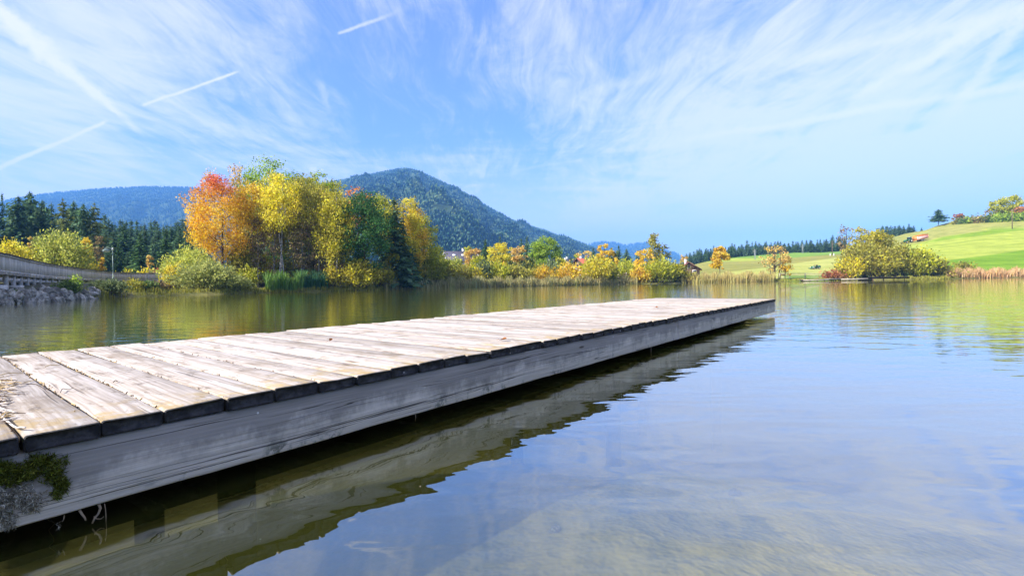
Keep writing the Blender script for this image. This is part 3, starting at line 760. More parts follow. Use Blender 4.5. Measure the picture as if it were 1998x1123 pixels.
for px, top, w, v, lab in [(163, 430, 34, 0, "spruce beside the orange tree above the boardwalk"), (275, 452, 46, 3, "broad light green spruce above the far end of the boardwalk"), (232, 472, 34, 3, "green spruce rising just right of the boardwalk lamp"),
                           (210, 480, 30, 0, "low dark spruce just behind the boardwalk lamp"), (325, 444, 44, 3, "green spruce behind the big yellow willow"), (300, 462, 34, 0, "dark spruce left of the yellow willow"), (352, 448, 40, 2, "dark spruce close to the orange maple"),
                           (250, 490, 26, 1, "short dark spruce behind the boardwalk railing"), (190, 462, 34, 2, "dark spruce behind the small gold trees")]:
    conifer("spruce", lab, px, top, w, 98 + rng.random() * 8, v)

# ------------------------------------------------------------------ shrubs and small trees behind the boardwalk
shrub("willow", "big lime yellow willow behind the boardwalk", 120, 452, 535, 122, 62, "willow_leaves", 1.25)
shrub("yellow_shrub", "bright yellow bush at the left edge above the boardwalk", 18, 470, 525, 78, 56, "yellow_leaves", 1.2)
shrub("yellow_shrub", "yellow bush between the left edge bush and the big willow", 52, 480, 530, 60, 60, "yellow_leaves", 1.1)
tree("small_tree", "small orange tree left of the big lime willow", 62, 462, 505, 16, 70, "pale_orange_leaves", 'spire')
tree("small_tree", "round grey green tree top beside the lime willow", 82, 457, 505, 24, 72, "grey_green_leaves")
tree("small_tree", "gold orange cone shaped tree right of the lime willow", 170, 455, 508, 26, 74, "gold_leaves", 'spire', 1.2)
tree("small_tree", "bare purple grey tree before the dark spruces", 193, 460, 512, 26, 80, "brown_twigs", dens=0.5)
tree("small_tree", "small gold tree left of the boardwalk lamp", 201, 502, 532, 15, 66, "gold_leaves", 'spire', 1.2)
shrub("yellow_shrub", "low yellow bush behind the railing left of the lamp", 182, 512, 540, 34, 66, "yellow_leaves")
shrub("yellow_shrub", "low yellow bush behind the railing right of the lamp", 250, 523, 545, 24, 76, "yellow_leaves")
shrub("yellow_shrub", "low yellow bush near the end of the railing", 282, 525, 548, 28, 78, "yellow_leaves")
tree("small_tree", "thin orange birch at the far end of the railing", 293, 496, 522, 14, 78, "pale_orange_leaves", dens=0.6, bark=BIRCHBARK)
shrub("rust_shrub", "reddish bush at the end of the railing", 308, 520, 550, 24, 74, "rust_leaves", 0.8)
# willows on the shore
shrub("willow", "bright yellow willow between the boardwalk and the orange maple", 372, 484, 562, 112, 60, "willow_leaves", 1.3)
shrub("yellow_shrub", "yellow bush at the foot of the bright willow", 340, 512, 560, 50, 56, "yellow_leaves", 1.0)
shrub("grey_willow", "grey green willow hanging over the water before the maple", 402, 512, 575, 134, 55.5, "grey_willow_leaves", 1.35)
shrub("grey_willow", "low grey green willow sprawling right along the water", 462, 543, 573, 70, 58, "grey_willow_leaves", 1.1)
# bank shrubs under the boardwalk
shrub("bank_shrub", "dark green bush on the rocks under the boardwalk", 132, 551, 586, 52, 35, "bank_leaves", 1.0)
shrub("bank_shrub", "bright green sapling sprouting beside the boardwalk", 146, 538, 580, 22, 37, "green_leaves", 0.5)
shrub("bank_shrub", "grey green willow bush below the boardwalk lamp", 214, 546, 581, 78, 43, "grey_green_leaves", 1.2)
shrub("bank_shrub", "brown green bush right of the lamp foot", 258, 549, 580, 52, 49, "olive_leaves", 0.8)
shrub("bank_shrub", "dark green bush between brown bushes on the bank", 284, 549, 578, 46, 50, "bank_leaves", 1.0)
shrub("bank_shrub", "brown pink bush beside the yellow willow", 310, 552, 577, 46, 52, "brown_twigs", 0.9)
shrub("bank_shrub", "low weeds growing between the rocks near the left edge", 22, 570, 592, 22, 29, "bank_leaves", 0.7)
shrub("bank_shrub", "weeds hanging over the rocks by the third pale footing", 104, 572, 586, 22, 33, "bank_leaves", 0.6)

# ------------------------------------------------------------------ the grove
def birch_stems(xs):
    def f(mb, zt, w):
        for dx, lean, hh in xs:
            z = np.linspace(0, zt * hh, 8)
            mb.tube(np.stack([dx + lean * z / zt * 2 + 0.1 * np.sin(z * 0.6), 0 * z + rng.normal() * 0.2, z], 1), 0.085 * (1 - 0.8 * z / z[-1]) + 0.01, 6)
    return f
tree("maple", "flaming orange and red maple at the left of the grove", 434, 343, 512, 122, 66, "maple_leaves", 'dome', 1.35, nl=12, ncl=120)
tree("birch", "nearly bare birch top rising behind the red maple", 420, 320, 470, 50, 76, "pale_orange_leaves", 'vase', 0.28, BIRCHBARK, 0.4, nl=16)
tree("birch", "sparse brown birch between maple and tall green tree", 468, 318, 460, 52, 77, "pale_orange_leaves", 'vase', 0.33, BIRCHBARK, 0.4, nl=16)
tree("ash", "tallest tree of the grove with a green top", 532, 302, 480, 132, 80, "green_leaves", 'dome', 1.15, nl=12, ncl=90)
tree("birch", "gold birch with pale trunk right of the maple", 494, 350, 452, 78, 68, "gold_leaves", 'round', 0.75, BIRCHBARK, 0.5, trunk_r=0.11, nl=12)
tree("birch", "golden birch with white leaning trunks in mid grove", 548, 334, 448, 84, 67, "yellow_leaves", 'round', 0.95, BIRCHBARK, 0.5, trunk_r=0.11, nl=14, lean=0.04, extra=birch_stems([(-0.6, 1.0, 0.8), (0.5, -0.5, 0.7)]))
tree("birch", "thin brown birch behind the golden birch", 572, 370, 545, 76, 69.5, "olive_gold_leaves", 'round', 0.45, BIRCHBARK, 0.4, trunk_r=0.1, nl=16)
tree("birch", "tall olive gold birch in the middle of the grove", 603, 340, 488, 88, 71, "olive_gold_leaves", 'round', 0.9, BIRCHBARK, 0.6, trunk_r=0.13, nl=16)
tree("birch", "olive gold birch left of the weeping yellow birch", 632, 350, 496, 70, 70, "olive_gold_leaves", 'round', 0.85, BIRCHBARK, 0.6, trunk_r=0.12, nl=14)
tree("ash", "pale green tree top peeping over the olive birches", 622, 330, 430, 60, 82, "green_leaves", 'round', 0.8)
tree("ash", "yellow green tree behind the golden birch", 590, 342, 440, 96, 80, "yellow_green_leaves", 'round', 0.9)
for px, w, D, bk, lab in ((503, 30, 67.2, BIRCHBARK, "thin twiggy birch with a grey stem right of the maple"), (534, 40, 67.5, BIRCHBARK, "bare twiggy birch with a white stem near the green reeds"), (588, 44, 68.5, BIRCHBARK, "twiggy bare birch in the dim middle of the grove"), (622, 40, 69, BIRCHBARK, "twiggy bare birch before the olive birches")):
    tree("birch", lab, px, 400, 535, w, D, "brown_twigs", 'round', 0.42, bk, 0.4, trunk_r=0.10, nl=24, lean=0.03)
tree("birch", "olive birch filling the gap behind the golden birch", 575, 344, 478, 92, 74, "olive_gold_leaves", 'round', 0.9, BIRCHBARK, 0.5, trunk_r=0.1, nl=12)
tree("birch", "brownish gold birch between the maple and the golden birch", 518, 346, 478, 74, 73, "olive_gold_leaves", 'round', 0.8, BIRCHBARK, 0.5, trunk_r=0.1, nl=12)
tree("ash", "olive green tree behind the weeping yellow birch", 652, 352, 520, 80, 84, "yellow_green_leaves", 'round', 1.0)
conifer("spruce", "dark spruce tip above the weeping yellow birch", 651, 343, 34, 86, 1)
tree("birch", "weeping yellow birch with hanging foliage", 657, 362, 510, 76, 69, "deep_yellow_leaves", 'round', 1.15, BIRCHBARK, 1.3, trunk_r=0.13, nl=10)
tree("oak", "dark green full tree right of the weeping birch", 712, 374, 535, 118, 71, "dark_green_leaves", 'dome', 1.35, nl=10, ncl=100)
tree("maple", "orange tinted tree top behind the dark green tree", 700, 364, 450, 64, 80, "orange_leaves", 'round', 0.3)
conifer("spruce", "dark spruce tip behind the orange tree top", 709, 362, 26, 88, 1)
tree("ash", "yellow green tree between dark green tree and tall spruce", 745, 378, 510, 62, 77, "yellow_green_leaves", 'round', 1.0)
conifer("spruce", "tall dark spruce at the right side of the grove", 772, 372, 66, 73, 0)
conifer("spruce", "second dark spruce tucked against the tall grove spruce", 786, 420, 60, 74, 2)
tree("ash", "tall yellow tree right behind the grove spruce", 788, 378, 525, 74, 80, "yellow_leaves", 'round', 1.0)
conifer("spruce", "dark spruce between yellow trees at the right of the grove", 812, 392, 34, 84, 1)
tree("ash", "orange tipped yellow tree at the right of the grove", 808, 396, 535, 62, 78, "gold_leaves", 'round', 1.0)
tree("ash", "tall yellow green tree near the right end of the grove", 830, 408, 545, 66, 77, "yellow_green_leaves", 'round', 1.15)
tree("ash", "rounded yellow tree ending the grove on the right", 852, 462, 548, 56, 79, "yellow_green_leaves", 'dome', 1.1)
tree("ash", "narrow gold tree below the tall spruce", 765, 468, 545, 34, 69.5, "deep_yellow_leaves", 'round', 0.9, droop=0.6)
tree("ash", "brownish bush tree at the foot of the tall spruce", 812, 490, 545, 52, 72.5, "olive_leaves", 'round', 0.9)
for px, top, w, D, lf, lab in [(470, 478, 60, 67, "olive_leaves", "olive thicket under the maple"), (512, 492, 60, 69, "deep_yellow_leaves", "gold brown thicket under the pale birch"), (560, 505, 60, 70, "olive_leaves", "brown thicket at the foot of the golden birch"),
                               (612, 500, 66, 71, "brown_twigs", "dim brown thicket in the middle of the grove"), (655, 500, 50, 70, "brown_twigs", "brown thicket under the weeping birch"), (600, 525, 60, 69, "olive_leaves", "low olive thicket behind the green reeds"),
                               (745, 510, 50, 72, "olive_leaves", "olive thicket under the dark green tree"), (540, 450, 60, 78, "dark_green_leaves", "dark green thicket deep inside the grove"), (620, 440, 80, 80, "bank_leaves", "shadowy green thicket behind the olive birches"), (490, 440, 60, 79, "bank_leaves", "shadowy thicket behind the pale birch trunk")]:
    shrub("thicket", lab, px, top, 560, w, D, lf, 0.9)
shrub("yellow_shrub", "large golden bush on the shore before the dark green tree", 702, 506, 566, 112, 68.5, "deep_yellow_leaves", 1.4)
shrub("yellow_shrub", "small yellow bush left of the large golden bush", 645, 520, 563, 40, 68, "deep_yellow_leaves", 0.9)
shrub("yellow_shrub", "yellow green bush at the left foot of the grove", 480, 520, 568, 46, 62, "yellow_green_leaves", 0.9)

# ------------------------------------------------------------------ the middle distance
conifer("spruce", "green spruce right of the white house", 948, 464, 34, 125, 3)
tree("small_tree", "orange gold tree beside the white house", 925, 485, 530, 46, 128, "pale_orange_leaves", 'round', 1.2)
tree("small_tree", "yellow small tree top behind the orange gold tree", 912, 481, 510, 22, 150, "yellow_green_leaves", 'round', 1.0)
conifer("spruce", "dark spruce tip above the round yellow tree", 977, 457, 22, 150, 0)
tree("maple", "round bright yellow tree left of the orange birch", 978, 472, 530, 52, 122, "yellow_leaves", 'round', 1.4)
tree("small_tree", "tiny orange cone tree before the round yellow tree", 984, 505, 530, 12, 110, "gold_leaves", 'spire', 1.4)
tree("birch", "orange birch with several white stems", 1013, 477, 516, 34, 118, "pale_orange_leaves", 'round', 1.1, BIRCHBARK, extra=birch_stems([(-0.7, 0.3, 0.75), (0.6, 0.2, 0.7)]))
conifer("spruce", "dark spruce behind the orange birch", 1018, 462, 22, 135, 1)
conifer("spruce", "tall dark spruce left of the green willow tree", 1029, 459, 26, 134, 0)
conifer("spruce", "loose green spruce before the green willow tree", 1040, 492, 24, 118, 3)
tree("willow_tree", "large green willow tree right of the spruces", 1066, 459, 530, 64, 125, "green_leaves", 'dome', 2.2, lsz=0.9)
tree("small_tree", "yellow tree at the right foot of the green willow tree", 1092, 495, 532, 28, 120, "yellow_green_leaves", 'round', 1.0)
for px, top, w, D, lf, lab in [(850, 514, 92, 92, "olive_leaves", "long olive willow bush right of the grove"), (905, 522, 40, 96, "olive_leaves", "brown olive bush below the white house"), (885, 508, 36, 104, "willow_leaves", "lime bush before the white house wall"), (935, 503, 40, 108, "yellow_green_leaves", "yellow green bush before the orange gold tree"),
                               (945, 515, 40, 100, "grey_green_leaves", "dull green bush under the green spruce"), (930, 528, 28, 96.5, "deep_yellow_leaves", "small gold bush in the willow row"), (975, 515, 44, 100, "yellow_green_leaves", "olive yellow bush under the round yellow tree"), (1008, 520, 44, 101, "olive_gold_leaves", "olive gold bush under the orange birch"),
                               (1045, 520, 40, 106, "olive_leaves", "brown bush under the loose green spruce"), (1075, 516, 44, 112, "grey_green_leaves", "grey bush under the green willow tree"), (1062, 524, 44, 104, "gold_leaves", "orange brown bush left of the round orange bush"),
                               (1110, 518, 50, 108, "gold_leaves", "round orange bush before the small white house"), (1166, 507, 62, 112, "yellow_leaves", "big round yellow bush before the red roofed house"), (1190, 518, 36, 114, "yellow_green_leaves", "shaded right half of the big round yellow bush, in greener leaves")]:  # last bush paints the yellow bush's shaded side in greener leaves
    shrub("willow_bush", lab, px, top - 4, 548, w * 1.25, D, lf, 1.3)
for px, top, w, D, lf, lab in [(865, 505, 60, 108, "yellow_green_leaves", "yellow green bush directly right of the grove"), (960, 498, 50, 128, "yellow_green_leaves", "light green bush behind the green spruce"), (1000, 500, 44, 130, "grey_green_leaves", "dull green bush behind the orange birch"), (1045, 498, 50, 132, "olive_leaves", "olive bush behind the loose green spruce"),
                               (1150, 504, 40, 140, "yellow_green_leaves", "green bush behind the round yellow bush"), (1225, 506, 50, 138, "yellow_green_leaves", "green bush below the dark spruce pair")]:
    shrub("willow_bush", lab, px, top, 545, w, D, lf, 1.2)
for k in range(26):
    px = 905 + k * 13.5 + rng.normal() * 3
    top = 492 + rng.normal() * 4
    conifer("spruce", "small distant spruce in the wood at the mountain foot", px, top, 13 + 4 * rng.random(), 330 + 50 * rng.random(), int(rng.integers(0, 4)), "spruces at the mountain foot", solo=True)
tree("birch", "pale bare birch pair behind the red roofed house", 1142, 485, 512, 34, 200, "pale_orange_leaves", 'round', 0.6, BIRCHBARK, extra=birch_stems([(-1.2, 0.3, 0.85), (1.4, -0.2, 0.8)]))
tree("small_tree", "pale yellow tree behind the white gable house", 1126, 494, 520, 18, 210, "yellow_green_leaves", 'round', 1.0)
conifer("spruce", "dark small spruce between the two small houses", 1114, 499, 18, 175, 2)
tree("birch", "tall golden birch right of the red roofed house", 1180, 474, 525, 34, 150, "gold_leaves", 'round', 1.5)
conifer("spruce", "dark spruce left of the tall golden birch", 1158, 481, 22, 165, 0)
tree("small_tree", "green gold tree right of the tall golden birch", 1199, 479, 525, 20, 152, "olive_gold_leaves", 'round', 1.2)
tree("small_tree", "low gold tree before the dark spruce pair", 1197, 501, 535, 20, 140, "gold_leaves", 'round', 1.2)
conifer("spruce", "first dark spruce of the pair right of the golden birch", 1208, 477, 24, 150, 0)
conifer("spruce", "second dark spruce of the pair with bluish needles", 1223, 483, 26, 148, 2)
conifer("spruce", "dark spruce left of the sparse tall birch", 1250, 485, 20, 155, 1)
conifer("spruce", "short spruce between the pair and the sparse birch", 1237, 508, 18, 140, 0)
tree("birch", "tall sparse golden birch above the wide shore bush", 1276, 452, 530, 48, 124, "olive_gold_leaves", 'spire', 0.75, BIRCHBARK, 0.5, nl=14)
tree("small_tree", "golden tree at the foot of the sparse birch", 1262, 487, 535, 46, 122, "gold_leaves", 'round', 1.1)
tree("small_tree", "thin brown tree right of the sparse birch", 1298, 478, 530, 26, 126, "olive_leaves", 'round', 0.5, nl=12)
for px, top, w, D, lf, lab in [(1285, 508, 96, 115, "yellow_green_leaves", "wide yellow green bush on the shore under the sparse birch"), (1318, 514, 56, 117, "olive_leaves", "dark olive bush left of the red barn roof"), (1248, 522, 48, 114.5, "gold_leaves", "orange yellow fringe at the left of the wide bush"), (1340, 530, 34, 115, "olive_leaves", "brown low bush below the red barn roof")]:
    shrub("willow_bush", lab, px, top, 554, w, D, lf, 1.3)
tree("small_tree", "bare orange tree behind the red barn roof", 1335, 497, 522, 20, 190, "pale_orange_leaves", 'round', 0.7)
tree("maple", "single orange yellow tree on the meadow edge", 1405, 478, 528, 42, 128, "gold_leaves", 'spire', 1.5, nl=10)
tree("bare_tree", "half bare tree with orange leaves standing at the shore", 1512, 480, 530, 66, 116, "pale_orange_leaves", 'vase', 0.30, nl=26, trunk_r=0.16, extra=birch_stems([(-0.9, -0.5, 0.9), (0.5, 0.5, 0.95), (0.2, -0.2, 0.85), (0.9, 0.9, 0.7)]))
tree("small_tree", "orange leafy branches low on the half bare tree's right", 1532, 495, 540, 30, 117, "gold_leaves", 'round', 0.6)
for px, top, w, D, lf, lab in [(1688, 470, 108, 121, "olive_gold_leaves", "tall olive gold bush beside the meadow track"), (1660, 500, 50, 119, "yellow_leaves", "bright yellow bush at the left of the big shore thicket"), (1712, 492, 70, 119.5, "deep_yellow_leaves", "golden bush in the middle of the big shore thicket"),
                               (1752, 478, 84, 120.5, "olive_leaves", "olive bush right of the golden thicket bush"), (1792, 487, 72, 119, "yellow_green_leaves", "yellow green bush towards the right of the thicket"), (1826, 506, 62, 119.5, "olive_leaves", "low olive bush ending the thicket on the right"), (1626, 528, 42, 118.5, "rust_leaves", "low reddish bush beside the rail fence"),
                               (1640, 522, 30, 119.5, "olive_leaves", "small olive bush left of the bright yellow bush"), (1880, 514, 44, 132, "olive_leaves", "low olive bush behind the rust coloured reeds")]:
    shrub("thicket", lab, px, top, 546, w, D, lf, 1.35)
tree("poplar", "yellow crowned tree rising out of the shore thicket", 1690, 440, 520, 72, 124, "deep_yellow_leaves", 'vase', 1.0, nl=14)
tree("poplar", "smaller yellow tree right of the yellow crowned tree", 1722, 448, 520, 46, 125, "olive_gold_leaves", 'round', 0.9)
tree("bare_tree", "leafless thin tree left of the yellow crowned tree", 1650, 436, 500, 34, 124, "brown_twigs", 'vase', 0.12, nl=20)

# wood along the skyline above the meadow
for row, (n_, dD, hh) in enumerate(((46, 70, 0), (46, 48, 5), (44, 28, 9))):
    for k in range(n_):
        px = 1338 + (1652 - 1338) * (k + rng.random() * 0.8) / n_
        top = np.interp(px, [1338, 1360, 1400, 1450, 1500, 1560, 1600, 1650], [494, 486, 479, 474, 470, 470, 466, 458]) + hh + rng.normal() * 2.2
        conifer("spruce", "spruce in the long wood above the middle meadow", px, top, 13 + 6 * rng.random(), 312 + dD + 8 * rng.random(), int(rng.choice([0, 1, 2, 0, 2, 3])), "spruces of the wood above the meadow", solo=True)
for k in range(22):
    px = 1712 + k * 3.4 + rng.normal()
    conifer("spruce", "spruce in the clump behind the hill crest left of the lone pine", px, 440 + rng.normal() * 2.5 + (3 if k in (0, 1, 21) else 0), 12 + 3 * rng.random(), 345 + 15 * rng.random(), int(rng.integers(0, 3)), "spruces behind the hill crest", solo=True)
conifer("spruce", "tiny lone spruce on the skyline right of the spruce clump", 1799, 443, 4, 312, 1, solo=True)
conifer("pine", "lone dark pine on the hill crest", 1831, 404, 19, 290, 5, base=hit(1831, 439)[0])
tree("small_tree", "small reddish tree on the hill crest right of the pine", 1870, 413, 427, 19, 288, "rust_leaves", 'round', 0.9, base=hit(1870, 431)[0], nl=8)
P_, D_ = hit(1970, 424)
tree("linden", "big yellow green tree on the hill at the right edge", 1971, 381, 425, 62, D_, "yellow_green_leaves", 'dome', 2.2, base=P_, nl=10, ncl=60, lsz=0.9)
tree("small_tree", "rust orange small tree at the right edge on the hill", 1992, 404, 428, 26, D_ - 4, "rust_leaves", 'round', 1.0, base=hit(1992, 428)[0])
tree("small_tree", "brown bare bush tree left of the big hill tree", 1946, 404, 426, 34, D_ + 4, "brown_twigs", 'round', 0.7, base=hit(1946, 426)[0], nl=10)
for k, px in enumerate(range(1872, 2010, 11)):
    p, dd = hit(px, np.interp(px, [1870, 1998], [436, 431]))
    shrub("hedge_bush", "low bush of the hedge along the hill top", px, np.interp(px, [1870, 1935, 1998], [431, 423, 416]) + rng.normal(), 434, 18, dd, ["olive_leaves", "bank_leaves", "green_leaves", "brown_twigs"][k % 4] if px < 1930 else "green_leaves", 0.8, base=p, group="hedge bushes on the hill top")

# ------------------------------------------------------------------ reeds and grasses
REED_G = leafmat("green_reeds", [(0.07, 0.16, 0.03), (0.12, 0.24, 0.04), (0.20, 0.28, 0.06)], 0.3)
REED_D = leafmat("blue_green_reeds", [(0.03, 0.10, 0.05), (0.05, 0.15, 0.07), (0.12, 0.18, 0.07)], 0.3)
REED_M = leafmat("mixed_reeds", [(0.16, 0.18, 0.06), (0.32, 0.30, 0.11), (0.48, 0.42, 0.18), (0.22, 0.30, 0.07)], 0.3)
REED_S = leafmat("straw_reeds", [(0.28, 0.26, 0.06), (0.48, 0.40, 0.12), (0.60, 0.50, 0.18), (0.36, 0.38, 0.07)], 0.3)
REED_R = leafmat("rust_reeds", [(0.36, 0.21, 0.08), (0.52, 0.33, 0.14), (0.62, 0.45, 0.22)], 0.3)
GRASSM = leafmat("bank_grass", [(0.16, 0.20, 0.02), (0.28, 0.28, 0.04), (0.36, 0.30, 0.06)], 0.3)
reeds("reed_bed", "tall fresh green reeds before the white birch trunks", (520, 592), (0.1, 2.6), 2.0, 1500, REED_G, 0.09)
reeds("reed_bed", "blue green reeds right of the fresh green ones", (584, 640), (0.3, 2.8), 2.1, 1300, REED_D, 0.09)
reeds("reed_bed", "straw and green reed belt right of the golden bush", (752, 960), (-1.2, 4.5), 1.6, 5200, REED_M, 0.08)
reeds("reed_bed", "dry reed belt along the middle of the far shore", (955, 1245), (-1.0, 6.0), 1.5, 6500, REED_M, 0.08)
reeds("reed_bed", "tawny reeds below the round orange and yellow bushes", (1090, 1240), (-0.5, 5.5), 1.45, 3000, REED_S, 0.08)
reeds("reed_bed", "golden reed belt between the wide bush and the half bare tree", (1330, 1512), (-0.5, 7.0), 1.8, 6200, REED_S, 0.09)
reeds("reed_bed", "rust coloured reed belt at the right end of the shore", (1846, 2090), (0.0, 9.0), 1.8, 7500, REED_R, 0.09)
reeds("grass_fringe", "low yellow grass along the water under the grove", (495, 760), (-0.3, 1.2), 0.45, 2500, GRASSM, 0.06, cat='grass')
reeds("grass_fringe", "low grass along the bank below the boardwalk and willows", (150, 500), (-0.2, 2.0), 0.5, 1800, GRASSM, 0.04, cat='grass')
reeds("grass_fringe", "short grass along the shore before the rail fence", (1500, 1650), (0.0, 3.0), 0.4, 1500, GRASSM, 0.08, cat='grass')
reeds("grass_fringe", "grass fringe along the water under the big shore thicket", (1740, 1870), (-0.2, 1.5), 0.6, 1400, GRASSM, 0.08, cat='grass')

# ------------------------------------------------------------------ boardwalk
def woodmat(name, c0, c1, c2, axis=2, scale=1.0, rough=0.9, isl=True):
    m, b = mat(name)
    tc = b.new('ShaderNodeTexCoord').outputs['Object']
    ri = b.new('ShaderNodeNewGeometry').outputs['Random Per Island']
    v = b.vm('ADD', tc, b.vm('SCALE', (37.0, 53.0, 29.0), sc=ri)) if isl else tc
    sc = [22.0, 22.0, 22.0]; sc[axis] = 1.6
    n1 = b.noise(b.map(v, tuple(s * scale for s in sc)), 1.0, 5, 0.6, 0.3)
    n2 = b.noise(v, 2.2 * scale, 4, 0.6)
    c = b.mix(b.ss(n1, 0.3, 0.7), c0, c1); c = b.mix(b.ss(n2, 0.45, 0.75), c, c2)
    if isl:
        hs = b.new('ShaderNodeHueSaturation'); b.put(hs.inputs['Value'], b.lin(ri, 0, 1, 0.75, 1.2)); b.put(hs.inputs['Color'], c); c = hs.outputs[0]
    princ(b, c, rough, b.bump(n1, 0.004), 0.2); return m
WOOD_BW = woodmat("grey_boards", (0.36, 0.345, 0.33), (0.58, 0.55, 0.53), (0.66, 0.62, 0.58), 2)
WOOD_RAIL = woodmat("mossy_rail", (0.07, 0.065, 0.055), (0.14, 0.125, 0.10), (0.20, 0.17, 0.12), 0, isl=True)
WOOD_LEDGE = woodmat("pale_ledger", (0.36, 0.345, 0.33), (0.55, 0.52, 0.50), (0.6, 0.56, 0.52), 0)
CONCRETE = simple("concrete", (0.48, 0.47, 0.46), 0.9, 0.2, 2.0, 0.2, bumpd=0.01)
bwp = []
for px, D in ((-260, 20), (-120, 24), (0, 29), (50, 35.5), (100, 43.5), (150, 51.5), (190, 59), (225, 65.5), (260, 69.5), (300, 71.5), (340, 72), (380, 71)):
    p = at(px, 540, D); bwp.append((p[0], p[1]))
bwp = np.array(bwp); tt = np.linspace(0, len(bwp) - 1, 400)
bx = np.interp(tt, range(len(bwp)), bwp[:, 0]); by = np.interp(tt, range(len(bwp)), bwp[:, 1])
ker = np.ones(31) / 31
bx[15:-15] = np.convolve(bx, ker, 'valid'); by[15:-15] = np.convolve(by, ker, 'valid')
sl_ = np.concatenate([[0], np.cumsum(np.hypot(np.diff(bx), np.diff(by)))])
def bw(s):
    x, y = np.interp(s, sl_, bx), np.interp(s, sl_, by); e = 0.2
    dx, dy = np.interp(s + e, sl_, bx) - np.interp(s - e, sl_, bx), np.interp(s + e, sl_, by) - np.interp(s - e, sl_, by)
    l = math.hypot(dx, dy); return np.array([x, y, 0]), math.atan2(dy, dx)
BZ = 1.92
broot = empty("boardwalk", (0, 0, 0), 0, "curved grey wooden boardwalk with boarded railing on the left bank", "boardwalk")
mb = MB(); s = 0.3; total = sl_[-1] - 0.5
while s < total:                          # upright boards of the railing on the lake side
    wd = 0.16 + 0.05 * rng.random(); p, a = bw(s + wd / 2)
    mb.box(p + np.array([0, 0, BZ + 0.55 + rng.normal() * 0.006]), (wd - 0.012, 0.025, 1.04), rotz(a + rng.normal() * 0.01)); s += wd
mb.build('railing_boards', WOOD_BW, broot)
mb, ml, mk, mf, mi_ = MB(), MB(), MB(), MB(), MB()
s = 0.3
while s < total:
    wd = 1.0; p, a = bw(s + wd / 2); nrm = rotz(a) @ np.array([0, -1, 0])
    mb.box(p + np.array([0, 0, BZ + 1.15]), (wd - 0.004, 0.26, 0.06), rotz(a)); s += wd
    ml.box(p + nrm * 0.045 + np.array([0, 0, BZ + 1.04]), (wd, 0.05, 0.12), rotz(a))
    mk.box(p + nrm * 0.05 + np.array([0, 0, BZ + 0.03]), (wd, 0.06, 0.15), rotz(a))
    mf.box(p - nrm * 1.1 + np.array([0, 0, BZ - 0.10]), (wd - 0.01, 2.3, 0.08), rotz(a))
    mi_.box(p - nrm * 2.2 + np.array([0, 0, BZ + 0.55]), (wd - 0.01, 0.03, 1.1), rotz(a))
mb.build('handrail', WOOD_RAIL, broot); ml.build('top_board', WOOD_LEDGE, broot); mk.build('ledger', WOOD_LEDGE, broot)
mf.build('deck', WOOD_BW, broot); mi_.build('inner_railing', WOOD_BW, broot)
mg = MB(); s = 0.5
while s < total:
    p, a = bw(s); nrm = rotz(a) @ np.array([0, -1, 0])
    mg.box(p - nrm * 0.45 + np.array([0, 0, BZ - 0.24]), (1.0, 0.16, 0.18), rotz(a)); s += 1.0
mg.build('girder', WOOD_LEDGE, broot)
s = 1.0; k = 0
while s < total - 1:                      # posts under the deck, with pale footings
    p, a = bw(s); nrm = rotz(a) @ np.array([0, -1, 0]); g = gz(p[0], p[1])
    mp = MB(); mp.box(p - nrm * 0.15 + np.array([0, 0, (BZ - 0.06 + g - 0.3) / 2]), (0.2, 0.2, BZ - 0.06 - g + 0.3), rotz(a)); mp.build('post', WOOD_BW, broot)
    mj = MB(); mj.box(p - nrm * 0.95 + np.array([0, 0, BZ - 0.44]), (0.14, 2.2, 0.18), rotz(a)); mj.build('joist', WOOD_LEDGE, broot)
    if k % 2 == 0:
        mc = MB(); mc.box(p - nrm * 0.1 + np.array([0, 0, (1.12 + g - 0.3) / 2]), (1.0 + rng.random() * 0.5, 0.7, 1.12 - g + 0.3), rotz(a)); mc.build('footing', CONCRETE, broot)
    s += 2.3; k += 1

# boulders of the bank
ROCKM, _b = mat("bank_rock")
_tc = _b.new('ShaderNodeTexCoord').outputs['Object']; _or = _b.new('ShaderNodeObjectInfo').outputs['Random']
_n = _b.noise(_tc, 2.2, 7, 0.65); _n2 = _b.noise(_tc, 9.0, 4, 0.6)
_c = _b.mix(_b.ss(_n, 0.35, 0.7), (0.13, 0.125, 0.115), (0.40, 0.385, 0.35))
_c = _b.mix(_b.m('MULTIPLY', _b.ss(_n2, 0.6, 0.75), 0.5), _c, (0.10, 0.11, 0.05))
_hs = _b.new('ShaderNodeHueSaturation'); _b.put(_hs.inputs['Value'], _b.lin(_or, 0, 1, 0.45, 1.5)); _b.put(_hs.inputs['Color'], _c)
princ(_b, _hs.outputs[0], 0.9, _b.bump(_n, 0.15), 0.2)
rock_me = []
import bmesh
for k in range(6):
    bm = bmesh.new(); bmesh.ops.create_icosphere(bm, subdivisions=3, radius=1.0)
    pl = [(rdir(1)[0], 0.55 + 0.3 * rng.random()) for _ in range(11)]
    for v in bm.verts:
        p = np.array(v.co)
        for nn, dd in pl:
            q = p @ nn
            if q > dd: p = p - nn * (q - dd)
        v.co = Vector(p * (1 + 0.03 * rng.normal()))
    me = bpy.data.meshes.new('boulder'); bm.to_mesh(me); bm.free(); me.materials.append(ROCKM); rock_me.append(me)
